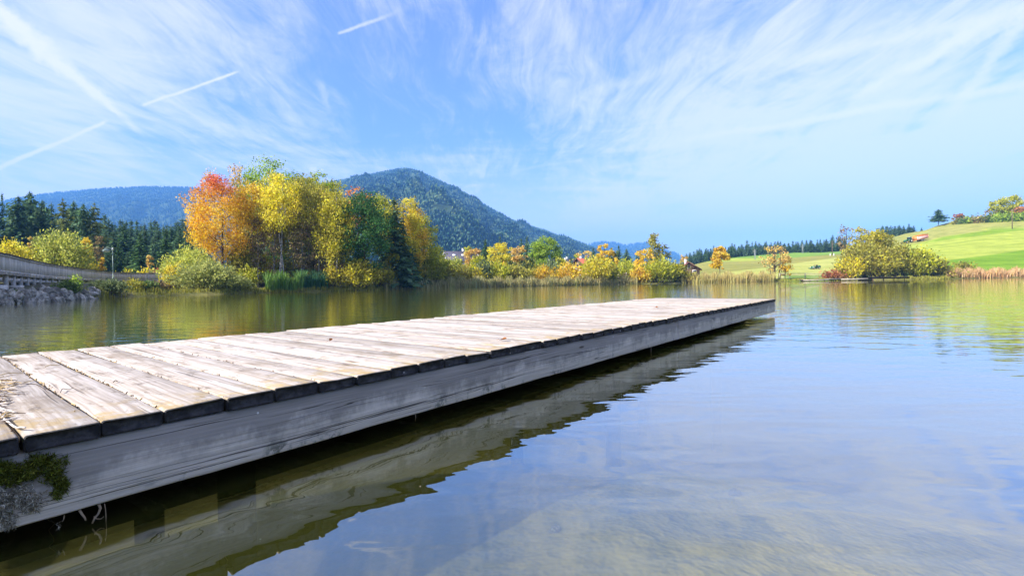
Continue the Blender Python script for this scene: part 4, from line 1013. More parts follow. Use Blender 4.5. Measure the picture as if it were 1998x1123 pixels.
for k in range(270):
    px = -50 + 240 * rng.random(); u = (px - W_ / 2) / F; f = rng.random()
    Dd = shore_depth(u) - 0.3 + 2.6 * f
    p = np.array([u * Dd, Dd]); o = link("boulder", rock_me[k % 6])
    sz = (0.15 + 0.30 * rng.random() ** 1.6) * (1.1 - 0.25 * f) * (0.8 + 0.4 * Dd / 40)
    o.location = (p[0], p[1], max(gz(*p), -0.05) + 0.05 * sz); o.rotation_euler = tuple(rng.random(3) * 6.28); o.scale = (sz * 1.3, sz, sz * 0.8)
    tag(o, "grey boulder in the rock bank under the boardwalk", "boulder", "boulders under the boardwalk")

for lab, px, py, sz in (("pale flat stone lying under the water at lower right", 1432, 962, 0.055), ("small pale stone on the lake bed near the bottom of the view", 1080, 1036, 0.04)):
    P2, d2 = hit(px, py, 1.2, 6.0); o = link("stone", rock_me[int(px) % 6]); o.location = tuple(P2 + np.array([0, 0, 0.01])); o.scale = (sz, sz * 0.7, sz * 0.35); o.rotation_euler = (0, 0, 1.0); tag(o, lab, "stone")
# lamp
LAMPM = simple("green_grey_metal", (0.12, 0.17, 0.15), 0.45, 0.15, 4, 0.5, 0.3)
LAMPW = simple("lamp_white", (0.75, 0.76, 0.74), 0.4, 0.05, 4)
pl0 = base_at(221, 58); g = pl0[2]; ztop = at(221, 486, 58)[2] - g
lamp = empty("street_lamp", pl0, 0, "grey green lamp post with saucer shaped head beside the boardwalk", "lamp")
mb = MB(); z = np.array([0, 0.6, 0.62, 1.4, ztop]); mb.tube(np.stack([0 * z, 0 * z, z], 1), [0.09, 0.09, 0.055, 0.05, 0.04], 10); mb.build('pole', LAMPM, lamp, True)
mb = MB(); q = np.linspace(0, 1, 9); mb.tube(np.stack([-1.0 * q, 0 * q, ztop - 0.05 + 0.28 * np.sin(q * 2.6)], 1), 0.03, 6); mb.build('arm', LAMPM, lamp, True)
mb = MB(); mb.tube([(0, 0, ztop - 0.1), (0, 0, ztop + 0.18)], [0.08, 0.05], 8); mb.build('pole_cap', LAMPW, lamp, True)
mb = MB(); mb.tube([(-0.75, 0, ztop - 0.22), (-0.75, 0, ztop - 0.18), (-0.75, 0, ztop - 0.10), (-0.75, 0, ztop + 0.12)], [0.40, 0.45, 0.36, 0.06], 18); mb.build('lamp_head', LAMPM, lamp, True)
mb = MB(); mb.tube([(-0.75, 0, ztop - 0.30), (-0.75, 0, ztop - 0.225)], [0.30, 0.38], 18); mb.build('diffuser', LAMPW, lamp, True)

# ------------------------------------------------------------------ jetty
JD = np.array([math.sin(YAW), math.cos(YAW), 0]); JN = np.array([math.cos(YAW), -math.sin(YAW), 0])
OFF, JW, ZD, ZB, SEND = -1.972, 2.549, 0.334, 0.068, 11.18
jroot = empty("jetty", JN * OFF, -YAW, "weathered grey plank jetty running out over the lake", "jetty")   # local x: across to the right, y: along
mb = MB(); TH_ = 0.050
edges = [0.20, 0.378, 0.550, 0.745, 0.923, 1.115, 1.298, 1.494, 1.678, 1.865, 2.046, 2.244]
pitch = 0.1862
es = [0.20 - pitch * k for k in range(15, 0, -1)] + edges
while es[-1] + pitch < SEND: es.append(es[-1] + pitch * (1 + 0.06 * rng.normal()))
es[-1] = SEND
bev = 0.007
for k in range(len(es) - 1):
    y0, y1 = es[k] + 0.0018 + 0.002 * rng.random(), es[k + 1] - 0.0018 - 0.002 * rng.random()
    zt_ = ZD + rng.normal() * 0.0022; zb_ = ZD - TH_ + rng.normal() * 0.001
    x1 = 0.0 + rng.normal() * 0.005; x0 = -JW + rng.normal() * 0.012
    xs = np.array([x0, x0 + 0.004, x0 + 0.3, x0 + 0.9, x0 + 1.5, x0 + 2.1, x1 - 0.25, x1 - 0.05, x1 - 0.004, x1])
    ins = np.array([0.003, 0, 0, 0, 0, 0, 0, 0, 0.0005, 0.0032])
    tw = rng.normal() * 0.0015; cup = rng.normal() * 0.001
    prof = [(0, bev), (bev * 0.3, bev * 0.3), (bev, 0)]
    ring = []
    for q, x in enumerate(xs):
        i_ = ins[q]; wy = 0.0018 * math.sin(x * 3.1 + k * 2.2) + 0.001 * math.sin(x * 9 + k); wz = 0.0014 * math.sin(x * 2.3 + k * 1.7)
        a0, a1, t0, t1 = y0 + i_ + wy, y1 - i_ + wy, zt_ - i_ + wz, zb_ + i_
        h1 = tw * (x + 1.2)
        pts = [(a0 + bev * 0.6, t1), (a1 - bev * 0.6, t1), (a1, t1 + bev * 0.6), (a1, t0 - bev + h1), (a1 - bev * 0.3, t0 - bev * 0.3 + h1), (a1 - bev, t0 + h1), ((a0 + a1) / 2, t0 + cup), (a0 + bev, t0 - h1), (a0 + bev * 0.3, t0 - bev * 0.3 - h1), (a0, t0 - bev - h1), (a0, t1 + bev * 0.6)]
        ring.append([(x, yy, zz_) for yy, zz_ in pts])
    Vp = np.array(ring).reshape(-1, 3); m_ = 11; nn = len(xs)
    i_ = np.arange(nn - 1)[:, None] * m_; j_ = np.arange(m_)[None]; jn = (j_ + 1) % m_
    Fp = np.stack([i_ + j_, i_ + m_ + j_, i_ + m_ + jn, i_ + jn], -1).reshape(-1, 4)
    endm = np.zeros(len(Fp), int)
    n0 = mb.n; mb.add(Vp, Fp)
    # mark bevelled end faces
    q_ = np.repeat(np.arange(nn - 1), m_); mm = mb.mi[4][-1]; jj_ = np.tile(np.arange(m_), nn - 1); mm[(q_ == nn - 2) | (q_ == 0) | np.isin(jj_, (0, 2, 9, 10))] = 1
    for e0, xe, rev in (((nn - 1) * m_, x1, False), (0, x0, True)):
        cv = mb.n; mb.V.append(np.array([[xe, (y0 + y1) / 2, (zt_ + zb_) / 2]])); mb.n += 1
        tri = np.array([[n0 + e0 + a_, n0 + e0 + (a_ + 1) % m_, cv] for a_ in range(m_)])
        mb.F[3].append(tri[:, ::-1] if rev else tri); mb.mi[3].append(np.ones(m_, int))

def deckmat():
    m, b = mat("weathered_planks"); g = b.new('ShaderNodeNewGeometry'); ri = g.outputs['Random Per Island']
    tc = b.new('ShaderNodeTexCoord').outputs['Object']
    v = b.vm('ADD', tc, b.vm('SCALE', (31.0, 17.0, 5.0), sc=ri))
    sep = b.new('ShaderNodeSeparateXYZ'); b.put(sep.inputs[0], tc)
    warp = b.noise(v, 1.8, 3, 0.5)
    vw = b.vm('ADD', v, b.vm('SCALE', (0.0, 0.035, 0.0), sc=warp))
    gr = b.noise(b.map(vw, (2.2, 75.0, 30.0)), 1.0, 5, 0.65, 0.25)         # fine grain
    gr2 = b.noise(b.map(vw, (0.8, 26.0, 10.0)), 1.0, 4, 0.6, 0.5)          # broad bands
    crk = b.noise(b.map(vw, (0.9, 48.0, 20.0), loc=(5, 3, 1)), 1.0, 3, 0.55)
    bl = b.noise(v, 3.5, 5, 0.65); bl2 = b.noise(v, 14.0, 4, 0.7)
    c = b.mix(b.ss(gr, 0.30, 0.70), (0.30, 0.25, 0.205), (0.53, 0.47, 0.415))
    c = b.mix(b.m('MULTIPLY', b.ss(gr2, 0.50, 0.72), 0.8), c, (0.66, 0.61, 0.56))
    c = b.mix(b.m('MULTIPLY', b.ss(bl, 0.50, 0.70), 0.65), c, (0.25, 0.195, 0.14))
    c = b.mix(b.m('MULTIPLY', b.ss(crk, 0.64, 0.71), 0.8), c, (0.10, 0.075, 0.06))
    kn = b.voro(b.map(v, (1.9, 8.0, 1.0)), 1.0)
    c = b.mix(b.m('MULTIPLY', b.ss(kn, 0.26, 0.05), b.ss(gr, 0.40, 0.60)), c, (0.17, 0.12, 0.08))
    c = b.mix(b.ss(kn, 0.075, 0.04), c, (0.08, 0.055, 0.04))
    smd = b.noise(b.map(v, (6.0, 14.0, 1.0), loc=(2, 9, 0)), 1.0, 5, 0.75)
    c = b.mix(b.m('MULTIPLY', b.ss(smd, 0.53, 0.66), 0.72), c, (0.15, 0.12, 0.095))
    spk = b.voro(v, 38.0); c = b.mix(b.m('MULTIPLY', b.ss(spk, 0.12, 0.07), b.ss(bl, 0.52, 0.6)), c, (0.10, 0.08, 0.06))
    # yellow algae and lichen along the lake edge of the boards
    edge = b.ss(b.m('ADD', sep.outputs[0], b.m('MULTIPLY', b.m('SUBTRACT', bl, 0.5), 0.9)), -0.42, 0.05)
    c = b.mix(b.m('MULTIPLY', b.m('MULTIPLY', edge, b.ss(bl2, 0.40, 0.65)), 0.8), c, (0.40, 0.29, 0.13))
    c = b.mix(b.m('MULTIPLY', b.ss(bl2, 0.63, 0.72), 0.4), c, (0.20, 0.15, 0.10))
    hs = b.new('ShaderNodeHueSaturation'); b.put(hs.inputs['Value'], b.lin(ri, 0, 1, 0.82, 1.14)); b.put(hs.inputs['Color'], c); c = hs.outputs[0]
    h = b.m('ADD', b.m('MULTIPLY', gr, 0.5), b.m('SUBTRACT', b.m('MULTIPLY', bl2, 0.3), b.m('MULTIPLY', b.ss(crk, 0.64, 0.72), 0.9)))
    princ(b, c, 0.88, b.bump(h, 0.0035, 1.0), 0.18); return m
def endmat():
    m, b = mat("dark_end_grain"); tc = b.new('ShaderNodeTexCoord').outputs['Object']; ri = b.new('ShaderNodeNewGeometry').outputs['Random Per Island']
    n = b.noise(tc, 30, 5, 0.65); n2 = b.noise(tc, 8, 4, 0.6)
    c = b.mix(b.ss(n, 0.35, 0.7), (0.018, 0.019, 0.022), (0.055, 0.055, 0.06)); c = b.mix(b.m('MULTIPLY', b.ss(n2, 0.62, 0.75), 0.6), c, (0.14, 0.15, 0.14))
    sp = b.voro(b.vm('ADD', tc, (0.3, 0.1, 0)), 16.0); c = b.mix(b.m('MULTIPLY', b.ss(sp, 0.14, 0.06), b.ss(n2, 0.5, 0.6)), c, (0.5, 0.5, 0.5))
    princ(b, c, 0.9, b.bump(n, 0.004), 0.2); return m
def beammat():
    m, b = mat("silvered_beam"); tc = b.new('ShaderNodeTexCoord').outputs['Object']
    sep = b.new('ShaderNodeSeparateXYZ'); b.put(sep.inputs[0], tc); z = sep.outputs[2]
    wp = b.noise(b.map(tc, (1, 0.8, 3)), 1.0, 3, 0.5)
    v = b.vm('ADD', tc, b.vm('SCALE', (0, 0, 0.03), sc=wp))
    gr = b.noise(b.map(v, (20, 1.6, 95)), 1.0, 5, 0.62, 0.2)
    gr2 = b.noise(b.map(v, (5, 0.5, 26)), 1.0, 4, 0.6)
    crk = b.noise(b.map(v, (3, 0.55, 34), loc=(0, 2.2, 4.4)), 1.0, 3, 0.5, 0.2)
    bl = b.noise(b.map(tc, (2, 2, 5)), 1.6, 6, 0.7); bl2 = b.noise(tc, 40.0, 3, 0.6); bl3 = b.noise(b.map(tc, (1, 3.5, 2.5)), 1.5, 5, 0.7)
    c = b.mix(b.ss(gr, 0.3, 0.7), (0.47, 0.42, 0.37), (0.75, 0.68, 0.61))
    c = b.mix(b.m('MULTIPLY', b.ss(gr2, 0.45, 0.7), 0.5), c, (0.72, 0.66, 0.61))
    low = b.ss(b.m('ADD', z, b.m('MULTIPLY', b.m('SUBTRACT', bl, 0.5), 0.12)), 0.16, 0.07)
    c = b.mix(b.m('MULTIPLY', low, 0.6), c, (0.80, 0.70, 0.62))                # paler towards the foot
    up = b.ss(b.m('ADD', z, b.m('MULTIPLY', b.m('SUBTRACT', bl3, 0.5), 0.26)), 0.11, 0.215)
    c = b.mix(b.m('MULTIPLY', up, 0.70), c, (0.12, 0.118, 0.118))              # darker towards the top, below the planks
    c = b.mix(b.m('MULTIPLY', b.ss(bl, 0.62, 0.78), 0.5), c, (0.12, 0.125, 0.13))
    c = b.mix(b.m('MULTIPLY', b.m('MULTIPLY', low, b.ss(bl3, 0.52, 0.65)), b.ss(bl2, 0.45, 0.6)), c, (0.20, 0.20, 0.17))
    ck = b.m('MULTIPLY', b.ss(b.m('ABSOLUTE', b.m('SUBTRACT', crk, 0.5)), 0.016, 0.004), b.ss(gr2, 0.47, 0.56))
    c = b.mix(b.m('MULTIPLY', ck, 0.85), c, (0.03, 0.03, 0.032))
    kn = b.voro(b.map(tc, (1, 1.1, 5.0), loc=(0, 0.35, 0)), 1.0); c = b.mix(b.ss(kn, 0.06, 0.025), c, (0.07, 0.06, 0.055))
    spk = b.voro(b.map(tc, (1, 1, 1.0)), 9.0); c = b.mix(b.ss(spk, 0.055, 0.03), c, (0.65, 0.65, 0.65))
    h = b.m('SUBTRACT', b.m('MULTIPLY', gr, 0.7), ck)
    princ(b, c, 0.85, b.bump(h, 0.003, 1.0), 0.25); return m
DECKM, ENDM, BEAMM = deckmat(), endmat(), beammat()
DARKWOOD = simple("dark_shaded_timber", (0.010, 0.009, 0.006), 0.9, 0.4, 5, 0.05, bumpd=0.004)  # near black, so the inner timbers carry the shade under the deck
mb.build('deck', [DECKM, ENDM], jroot)
S0 = es[0]
def rbox(mb, x0, x1, y0, y1, z0, z1, bv=0.006, ny=60, wav=0.0):
    ys = np.linspace(y0, y1, ny); R_ = []
    for y in ys:
        w = wav * (math.sin(y * 5.1) + 0.6 * math.sin(y * 13.7 + 1) + 0.5 * math.sin(y * 31 + 2)); e = bv
        R_.append([(x0 + e, y, z0), (x1 - e, y, z0 + w), (x1, y, z0 + e + w), (x1, y, z1 - e), (x1 - e, y, z1), (x0 + e, y, z1), (x0, y, z1 - e), (x0, y, z0 + e)])
    V = np.array(R_).reshape(-1, 3); m_ = 8; i_ = np.arange(ny - 1)[:, None] * m_; j_ = np.arange(m_)[None]; jn = (j_ + 1) % m_
    F_ = np.stack([i_ + j_, i_ + jn, i_ + m_ + jn, i_ + m_ + j_], -1).reshape(-1, 4)
    c0, c1 = np.array([[0, j + 1, j] for j in range(1, 7)]), np.array([[0, j, j + 1] for j in range(1, 7)]) + (ny - 1) * m_
    mb.add(V, [F_[:, ::-1], c0[:, ::-1], c1[:, ::-1]])
zt_ = ZD - TH_ - 0.004
for ya, yb in ((S0, 5.55), (5.556, SEND - 0.012)):
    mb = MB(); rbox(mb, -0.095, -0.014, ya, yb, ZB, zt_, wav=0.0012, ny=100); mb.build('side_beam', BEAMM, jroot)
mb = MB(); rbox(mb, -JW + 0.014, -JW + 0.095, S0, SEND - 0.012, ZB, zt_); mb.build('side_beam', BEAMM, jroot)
mb = MB(); mb.box((-JW / 2, SEND - 0.05, (ZB + 0.02 + zt_) / 2), (JW - 0.2, 0.06, zt_ - ZB - 0.02)); mb.build('end_beam', BEAMM, jroot)
for y in np.arange(S0 + 0.4, SEND - 0.6, 1.35):
    mb = MB(); mb.box((-JW / 2, y, (ZB + 0.03 + zt_) / 2), (JW - 0.2, 0.08, zt_ - ZB - 0.03)); mb.build('joist', DARKWOOD, jroot)
for x in (-0.62, -JW + 0.62):
    mb = MB(); mb.box((x, (S0 + SEND - 0.62) / 2, -0.06), (0.36, SEND - 0.62 - S0, 0.236)); mb.build('float', DARKWOOD, jroot)
for x in (-JW / 2 - 0.7, -JW / 2 + 0.7):
    for y in (1.0, 5.0, 9.0):
        mb = MB(); z = np.array([-2.3, -1, 0.1, ZD - 0.08]); mb.tube(np.stack([0 * z + x, 0 * z + y, z], 1), 0.085, 10); mb.build('pile', DARKWOOD, jroot, True)
# ------------------------------------------------------------------ litter on the planks and growth on the beam
STRAW = simple("dry_straw", (0.42, 0.30, 0.14), 0.8, 0.35, 30)
TWIG = simple("dark_twig", (0.10, 0.065, 0.04), 0.85, 0.4, 40)
PALE = simple("bleached_stem", (0.62, 0.56, 0.50), 0.7, 0.15, 25)
def stick(name, label, pts, r_, m_, lift=0.0, cat='twig', group=None):
    P = [onz(x, y, ZD) for x, y in pts]; z = 0.004 + r_ + lift
    P = np.array(P); base = P[0].copy(); q = np.linspace(0, len(P) - 1, 4 * len(P))
    Q = np.stack([np.interp(q, range(len(P)), P[:, i]) for i in range(3)], 1) - base
    Q[:, 2] = z + 0.004 * np.sin(q * 2.1)
    rr = r_ * (1 - 0.5 * np.abs(q / q[-1] - 0.35))
    mb = MB(); mb.tube(Q, rr, 6); o = mb.build(name, m_, None, True); o.location = base
    return tag(o, label, cat, group)
stick("stem", "thick bleached stem bent over the seam at the near left", [(-26, 795), (-4, 812), (20, 828), (34, 839), (50, 841)], 0.0034, PALE)
stick("stem", "short pale stem lying above the bent one", [(-20, 797), (0, 801), (30, 806)], 0.0030, PALE)
stick("straw", "straight straw lying across the plank by the left edge", [(-20, 746), (20, 747), (46, 748)], 0.0022, STRAW)
stick("straw", "straw slanting up to the plank seam", [(-10, 764), (30, 755), (67, 742)], 0.0024, STRAW)
stick("straw", "pale straw at the left edge pointing to the seam", [(-12, 737), (20, 731), (44, 728)], 0.0022, STRAW)
stick("twig", "dark twig beside the slanting straw", [(20, 757), (45, 752), (70, 750), (96, 764)], 0.0018, TWIG)
stick("twig", "forked dark twig on the second plank", [(118, 768), (122, 762), (134, 760), (143, 758)], 0.0016, TWIG)
stick("twig", "thin dark twig near the bleached stems", [(-10, 813), (20, 810), (50, 807)], 0.0017, TWIG)
stick("twig", "stubby dark twig at the left edge", [(-14, 795), (4, 788), (24, 782)], 0.0026, TWIG)
stick("twig", "thin twig at the far left corner of the deck", [(2, 700), (18, 703), (34, 704)], 0.0030, TWIG)
stick("straw", "little orange straw splinter on the second plank", [(88, 718), (98, 715), (118, 713)], 0.0022, STRAW)
stick("twig", "tiny dark twig on the third plank", [(221, 748), (226, 746), (230, 745)], 0.0020, TWIG)
# matted litter at the left edge (uncountable)
mb = MB()
for k in range(150):
    px, py = -22 + 52 * rng.random() ** 1.6, 742 + 44 * rng.random()
    if rng.random() < 0.25: px, py = -10 + 20 * rng.random(), 790 + 40 * rng.random()
    p = onz(px, py, ZD); a = rng.normal() * 0.5 - 0.2; l = 0.015 + 0.045 * rng.random(); d_ = np.array([math.cos(a), math.sin(a), rng.normal() * 0.15]) * l
    p = p + np.array([0, 0, 0.005 + 0.012 * rng.random()])
    mb.tube([p - d_, p + rdir(1)[0] * 0.003, p + d_], [0.0008, 0.0016, 0.0006], 4, cap=False, m=int(rng.integers(0, 3)))
tag(mb.build("plant_litter", [STRAW, TWIG, PALE]), "matted straw and twig litter on the deck at the left edge", "litter", kind='stuff')
# debris in the near seams
mb = MB()
for e in es[1:-1]:
    for q in range(5):
        x0_, x1_ = -JW * (q + 1) / 5 + 0.01, -JW * q / 5 - (0.03 if q == 0 else 0.0)
        p = JN * (OFF + (x0_ + x1_) / 2) + JD * e + np.array([0, 0, ZD - 0.016 + 0.002 * rng.normal()])
        mb.box(p, (x1_ - x0_, 0.0035, 0.016), rotz(-YAW), m=2)
for k in range(420):
    e = es[15 + int(rng.integers(0, 6))]; x = -JW * rng.random() ** 0.8; y = e + rng.normal() * 0.006
    p = JN * (OFF + x) + JD * y + np.array([0, 0, ZD - 0.006 + 0.005 * rng.random()])
    d_ = unit(JN * 1.0 + 0.8 * rdir(1)[0]) * (0.004 + 0.010 * rng.random())
    mb.tube([p - d_, p + d_], [0.0030, 0.0018], 4, cap=True, m=int(rng.integers(0, 3)))
tag(mb.build("seam_debris", [STRAW, TWIG, simple("seam_soil", (0.22, 0.16, 0.10), 0.95, 0.4, 60)]), "crumbs of soil and straw packed in the plank seams", "debris", kind='stuff')
# dead leaf
def leaf(name, label, px, py, ln, a, m_):
    p = onz(px, py, ZD); g_ = 7; V, Fl = [], []
    for i in range(g_):
        t = i / (g_ - 1); w = math.sin(math.pi * min(1, t * 1.05)) ** 0.8 * 0.32 * ln * (1 + 0.25 * (i % 2)) + 0.0006
        for s_ in (-1, 0, 1): V.append(((t - 0.5) * ln, s_ * w, 0.010 + 0.016 * abs(s_) * (1 if s_ > 0 else 0.5) * math.sin(3 * t) + 0.012 * t * t))
    for i in range(g_ - 1):
        for j in range(2): Fl.append([i * 3 + j, i * 3 + j + 3, i * 3 + j + 4, i * 3 + j + 1])
    root = empty(name, p, a, label, "leaf")
    MBx = MB(); MBx.add(V, np.array(Fl)); MBx.build('blade', m_, root)
    mm = MB(); mm.tube([(-0.5 * ln, 0, 0.010), (-0.75 * ln, 0.004, 0.016), (-1.1 * ln, 0.02, 0.006)], [0.0014, 0.0011, 0.0012], 5); mm.build('stalk', m_, root)
BROWNLEAF = simple("dead_leaf", (0.26, 0.10, 0.03), 0.7, 0.4, 40)
leaf("dead_leaf", "curled brown leaf lying alone in mid deck", 982, 666, 0.055, -0.4, BROWNLEAF)
leaf("dead_leaf", "small dark leaf far out on the deck", 1282, 601, 0.05, 0.6, BROWNLEAF)
leaf("dead_leaf", "little brown leaf at the middle of the near deck", 646, 667, 0.035, 1.4, BROWNLEAF)
# moss on the beam face
def on_beam(px, py):
    d_ = ray(px, py); q = (JN * (OFF - 0.014) - C) @ JN / (d_ @ JN); return C + d_ * q
MOSSG = leafmat("moss_green", [(0.05, 0.055, 0.012), (0.12, 0.15, 0.02), (0.26, 0.28, 0.05)], 0.3)
MOSSL = leafmat("grey_lichen", [(0.12, 0.10, 0.06), (0.32, 0.29, 0.22), (0.62, 0.59, 0.50)], 0.1)
mroot = empty("moss_clump", on_beam(60, 940), 0, "shaggy green moss and grey lichen clump on the near beam face", "moss")
o0 = np.array(mroot.location)
TUFT = {}
def tuft(n, cx, cy, sx, sy, ln, dirn, nm, m_, thick=0.012):
    c_, t_, s_, L_ = [], [], [], []
    for k in range(n):
        ang = rng.random() * 6.28; rr = rng.random() ** 0.6
        px, py = cx + sx * rr * math.cos(ang), cy + sy * rr * math.sin(ang)
        p = on_beam(px, py) + JN * (0.002 + thick * (1 - rr) * rng.random() * 2)
        for q in range(3):
            t = unit(np.asarray(dirn) * 0.7 + JN * (0.3 + 0.5 * rng.random()) + rdir(1)[0] * 0.75)
            c_.append(p + t * ln * 0.5 * q * 0.6); t_.append(t); s_.append(unit(np.cross(t, rdir(1)[0]))); L_.append(ln * (0.6 + 0.7 * rng.random()))
    V, Fl = quads(np.array(c_) - o0, np.array(t_), np.array(s_), np.array(L_), np.array(L_) * 0.16)
    TUFT.setdefault(nm, [m_, []])[1].append(V)
for k in range(16):
    x = -15 + 145 * rng.random(); tuft(70, x, 925 - 8 * math.sin(x / 40) + 14 * rng.normal() * 0.7, 20 + 8 * rng.random(), 12 + 5 * rng.random(), 0.015 + 0.004 * rng.random(), (0.1 * rng.normal(), 0.1 * rng.normal(), 0.7), 'moss', MOSSG, 0.014)
for k in range(7):
    tuft(40, 118 + 8 * rng.normal(), 935 + 36 * rng.random(), 11, 10, 0.018, (0, 0, 0.1), 'moss', MOSSG, 0.008)
for k in range(15):
    x = -15 + 110 * rng.random(); tuft(55, x, 958 + 36 * rng.random() - x * 0.12, 15 + 9 * rng.random(), 10 + 7 * rng.random(), 0.014, (0.1 * rng.normal(), 0, -0.6), 'lichen', MOSSL, 0.012)
for k in range(5):
    tuft(35, 8 + 26 * rng.random(), 1000 + 24 * rng.random(), 14, 9, 0.012, (0, 0, -0.8), 'lichen', MOSSL, 0.004)
for k in range(26):
    tuft(5, 30 + 90 * rng.random() + 14 * rng.normal(), 945 + 38 * rng.normal(), 6, 5, 0.012, (0, 0, 0.2 * rng.normal()), 'moss' if k % 2 else 'lichen', MOSSG if k % 2 else MOSSL, 0.003)
for nm, (m_, Vs) in TUFT.items():
    V = np.concatenate(Vs); link(nm, mesh_np(nm, V, [np.arange(len(V)).reshape(-1, 4)], [m_]), mroot)
# roots dangling under the beam
ROOTM = simple("dangling_root", (0.36, 0.27, 0.19), 0.8, 0.3, 40)
for lab, pts, r_ in (("pale forked root hanging under the near beam", [(158, 998), (163, 1006), (168, 1012), (170, 1018)], 0.004), ("curled brown root hanging under the near beam", [(196, 986), (199, 994), (195, 1005), (188, 1013), (183, 1024)], 0.0042),
                     ("thin root arcing below the curled one", [(186, 1010), (192, 1015), (200, 1015), (206, 1010)], 0.0014), ("straight thread of root dangling to the water", [(207, 985), (209, 996), (210, 1010), (210, 1022)], 0.0014), ("short thin root nearest the left edge under the beam", [(128, 1008), (127, 1016), (124, 1021)], 0.0016),
                     ("root thread under the middle of the beam", [(815, 806), (816, 815), (815, 822)], 0.0022), ("root thread under the far part of the beam", [(1274, 676), (1274, 684), (1274, 692)], 0.003)):
    P_ = np.array([on_beam(*q) for q in pts]) - JN * 0.02; mb = MB(); b0 = P_[0].copy()
    mb.tube(np.vstack([[0, 0, 0.006], P_ - b0]) if False else P_ - b0, np.linspace(r_, r_ * 0.5, len(P_)), 6); o = mb.build("dangling_root", ROOTM, None, True); o.location = b0
    tag(o, lab, "root")

# ------------------------------------------------------------------ houses
WHITE = simple("white_plaster", (0.72, 0.72, 0.70), 0.9, 0.06, 1.5)
DARKROOF = simple("slate_roof", (0.075, 0.07, 0.10), 0.7, 0.3, 3.0)
REDROOF = simple("red_tile_roof", (0.42, 0.10, 0.055), 0.8, 0.3, 3.0)
BROWNWOOD = simple("brown_timber", (0.10, 0.06, 0.04), 0.8, 0.35, 3.0)
GLASS = simple("window_glass", (0.03, 0.04, 0.06), 0.12, 0.3, 1.0, 0.6)
WHITEWOOD = simple("white_wood", (0.75, 0.74, 0.72), 0.7, 0.06, 3)
def house(name, label, px, D, w, l, h, rise, rz, wall, roof, gable=None, balcony=False, over=0.6, z=None):
    """gable ends on the local x faces; the eaves side faces local -y"""
    b0 = base_at(px, D)
    if z is not None: b0[2] = z
    root = empty(name, b0, rz, label, "house")
    mb = MB(); mb.box((0, 0, h / 2 - 0.5), (l, w, h + 1)); mb.build('wall', wall, root)
    mg = MB(); mg.prism([(-w / 2, h), (w / 2, h), (0, h + rise)], 0, -l / 2 + 0.004, l / 2 - 0.004); mg.build('gable', gable or wall, root)
    mr = MB(); sl = math.hypot(w / 2, rise); th = 0.22; k = rise / (w / 2)
    for s_ in (-1, 1):
        ex = w / 2 + over
        mr.prism([(s_ * ex, h - over * k), (0, h + rise), (0, h + rise + th), (s_ * ex, h - over * k + th)][::s_], 0, -l / 2 - over, l / 2 + over)
    mr.build('roof', roof, root)
    for s_ in (-1, 1):
        mv = MB()
        for t_ in (-1, 1):
            ex = w / 2 + over
            mv.prism([(t_ * ex, h - over * k - 0.12), (0, h + rise - 0.12), (0, h + rise + th + 0.03), (t_ * ex, h - over * k + th + 0.03)][::t_], 0, s_ * (l / 2 + over) - 0.05 + 0.053 * s_, s_ * (l / 2 + over) + 0.05 + 0.053 * s_)
        mv.build('bargeboard', WHITEWOOD if roof is DARKROOF else BROWNWOOD, root)
    mc = MB(); mc.box((l * 0.12, w * 0.12, h + rise + 0.25), (0.7, 0.6, 1.6)); mc.box((l * 0.12, w * 0.12, h + rise + 1.1), (0.85, 0.75, 0.12)); mc.build('chimney', WHITE, root)
    def window(x, y, z_, nx, ny, ww=1.1, wh=1.3):
        a = math.atan2(ny, nx) + math.pi / 2; Rm = rotz(a)
        f = MB(); f.box((x + nx * 0.03, y + ny * 0.03, z_), (ww, 0.10, wh), Rm); o = f.build('window', WHITEWOOD, root)
        g_ = MB(); g_.box((x + nx * 0.06, y + ny * 0.06, z_), (ww - 0.2, 0.06, wh - 0.2), Rm); g_.build('pane', GLASS, o)
    nfl = max(1, int(h // 2.7))
    for f in range(nfl):
        zz_ = 1.5 + 2.7 * f
        for x in np.linspace(-l / 2 + 1.6, l / 2 - 1.6, max(2, int(l // 3))): window(x, -w / 2, zz_, 0, -1)
        for y in (-w / 4, w / 4): window(-l / 2, y, zz_, -1, 0); window(l / 2, y, zz_, 1, 0)
    window(-l / 2, 0, h + rise * 0.35, -1, 0, 1.0, 1.2)
    if balcony:
        q = MB(); q.box((0, -w / 2 - 0.65, 2.75), (l * 0.86, 1.3, 0.14)); q.box((0, -w / 2 - 1.28, 3.25), (l * 0.86, 0.06, 0.9)); q.build('balcony', BROWNWOOD, root)
        for x in (-0.25, 0.05):
            v_ = MB(); v_.box((x * l, -w / 4, h + rise * 0.55 + 0.2), (1.0, 0.8, 0.1), [[1, 0, 0], [0, math.cos(0.6), -math.sin(0.6)], [0, math.sin(0.6), math.cos(0.6)]]); v_.build('skylight', WHITEWOOD, root)
    return root
house("house", "white house with dark slate roof and balcony behind the bushes", 899, 150, 8.5, 9.0, 5.9, 2.9, R(16), WHITE, DARKROOF, BROWNWOOD, True)
house("house", "small white gabled house left of the red roofed one", 1106, 185, 6, 7, 4.2, 2.6, R(70), WHITE, DARKROOF)
house("house", "long dark roofed house behind the small white gable", 1100, 215, 7, 14, 6.4, 1.8, R(5), WHITE, DARKROOF)
house("house", "red roofed white house beside the pale birches", 1136, 185, 7.5, 8.5, 3.8, 3.6, R(58), WHITE, REDROOF, BROWNWOOD)
house("barn", "red roofed low brown barn by the reeds", 1343, 150, 6, 4.2, 2.4, 2.0, R(78), BROWNWOOD, REDROOF, BROWNWOOD)
house("house", "tiny white house end behind the orange birch stems", 1001, 170, 5, 5, 3.8, 1.6, R(60), WHITE, DARKROOF)

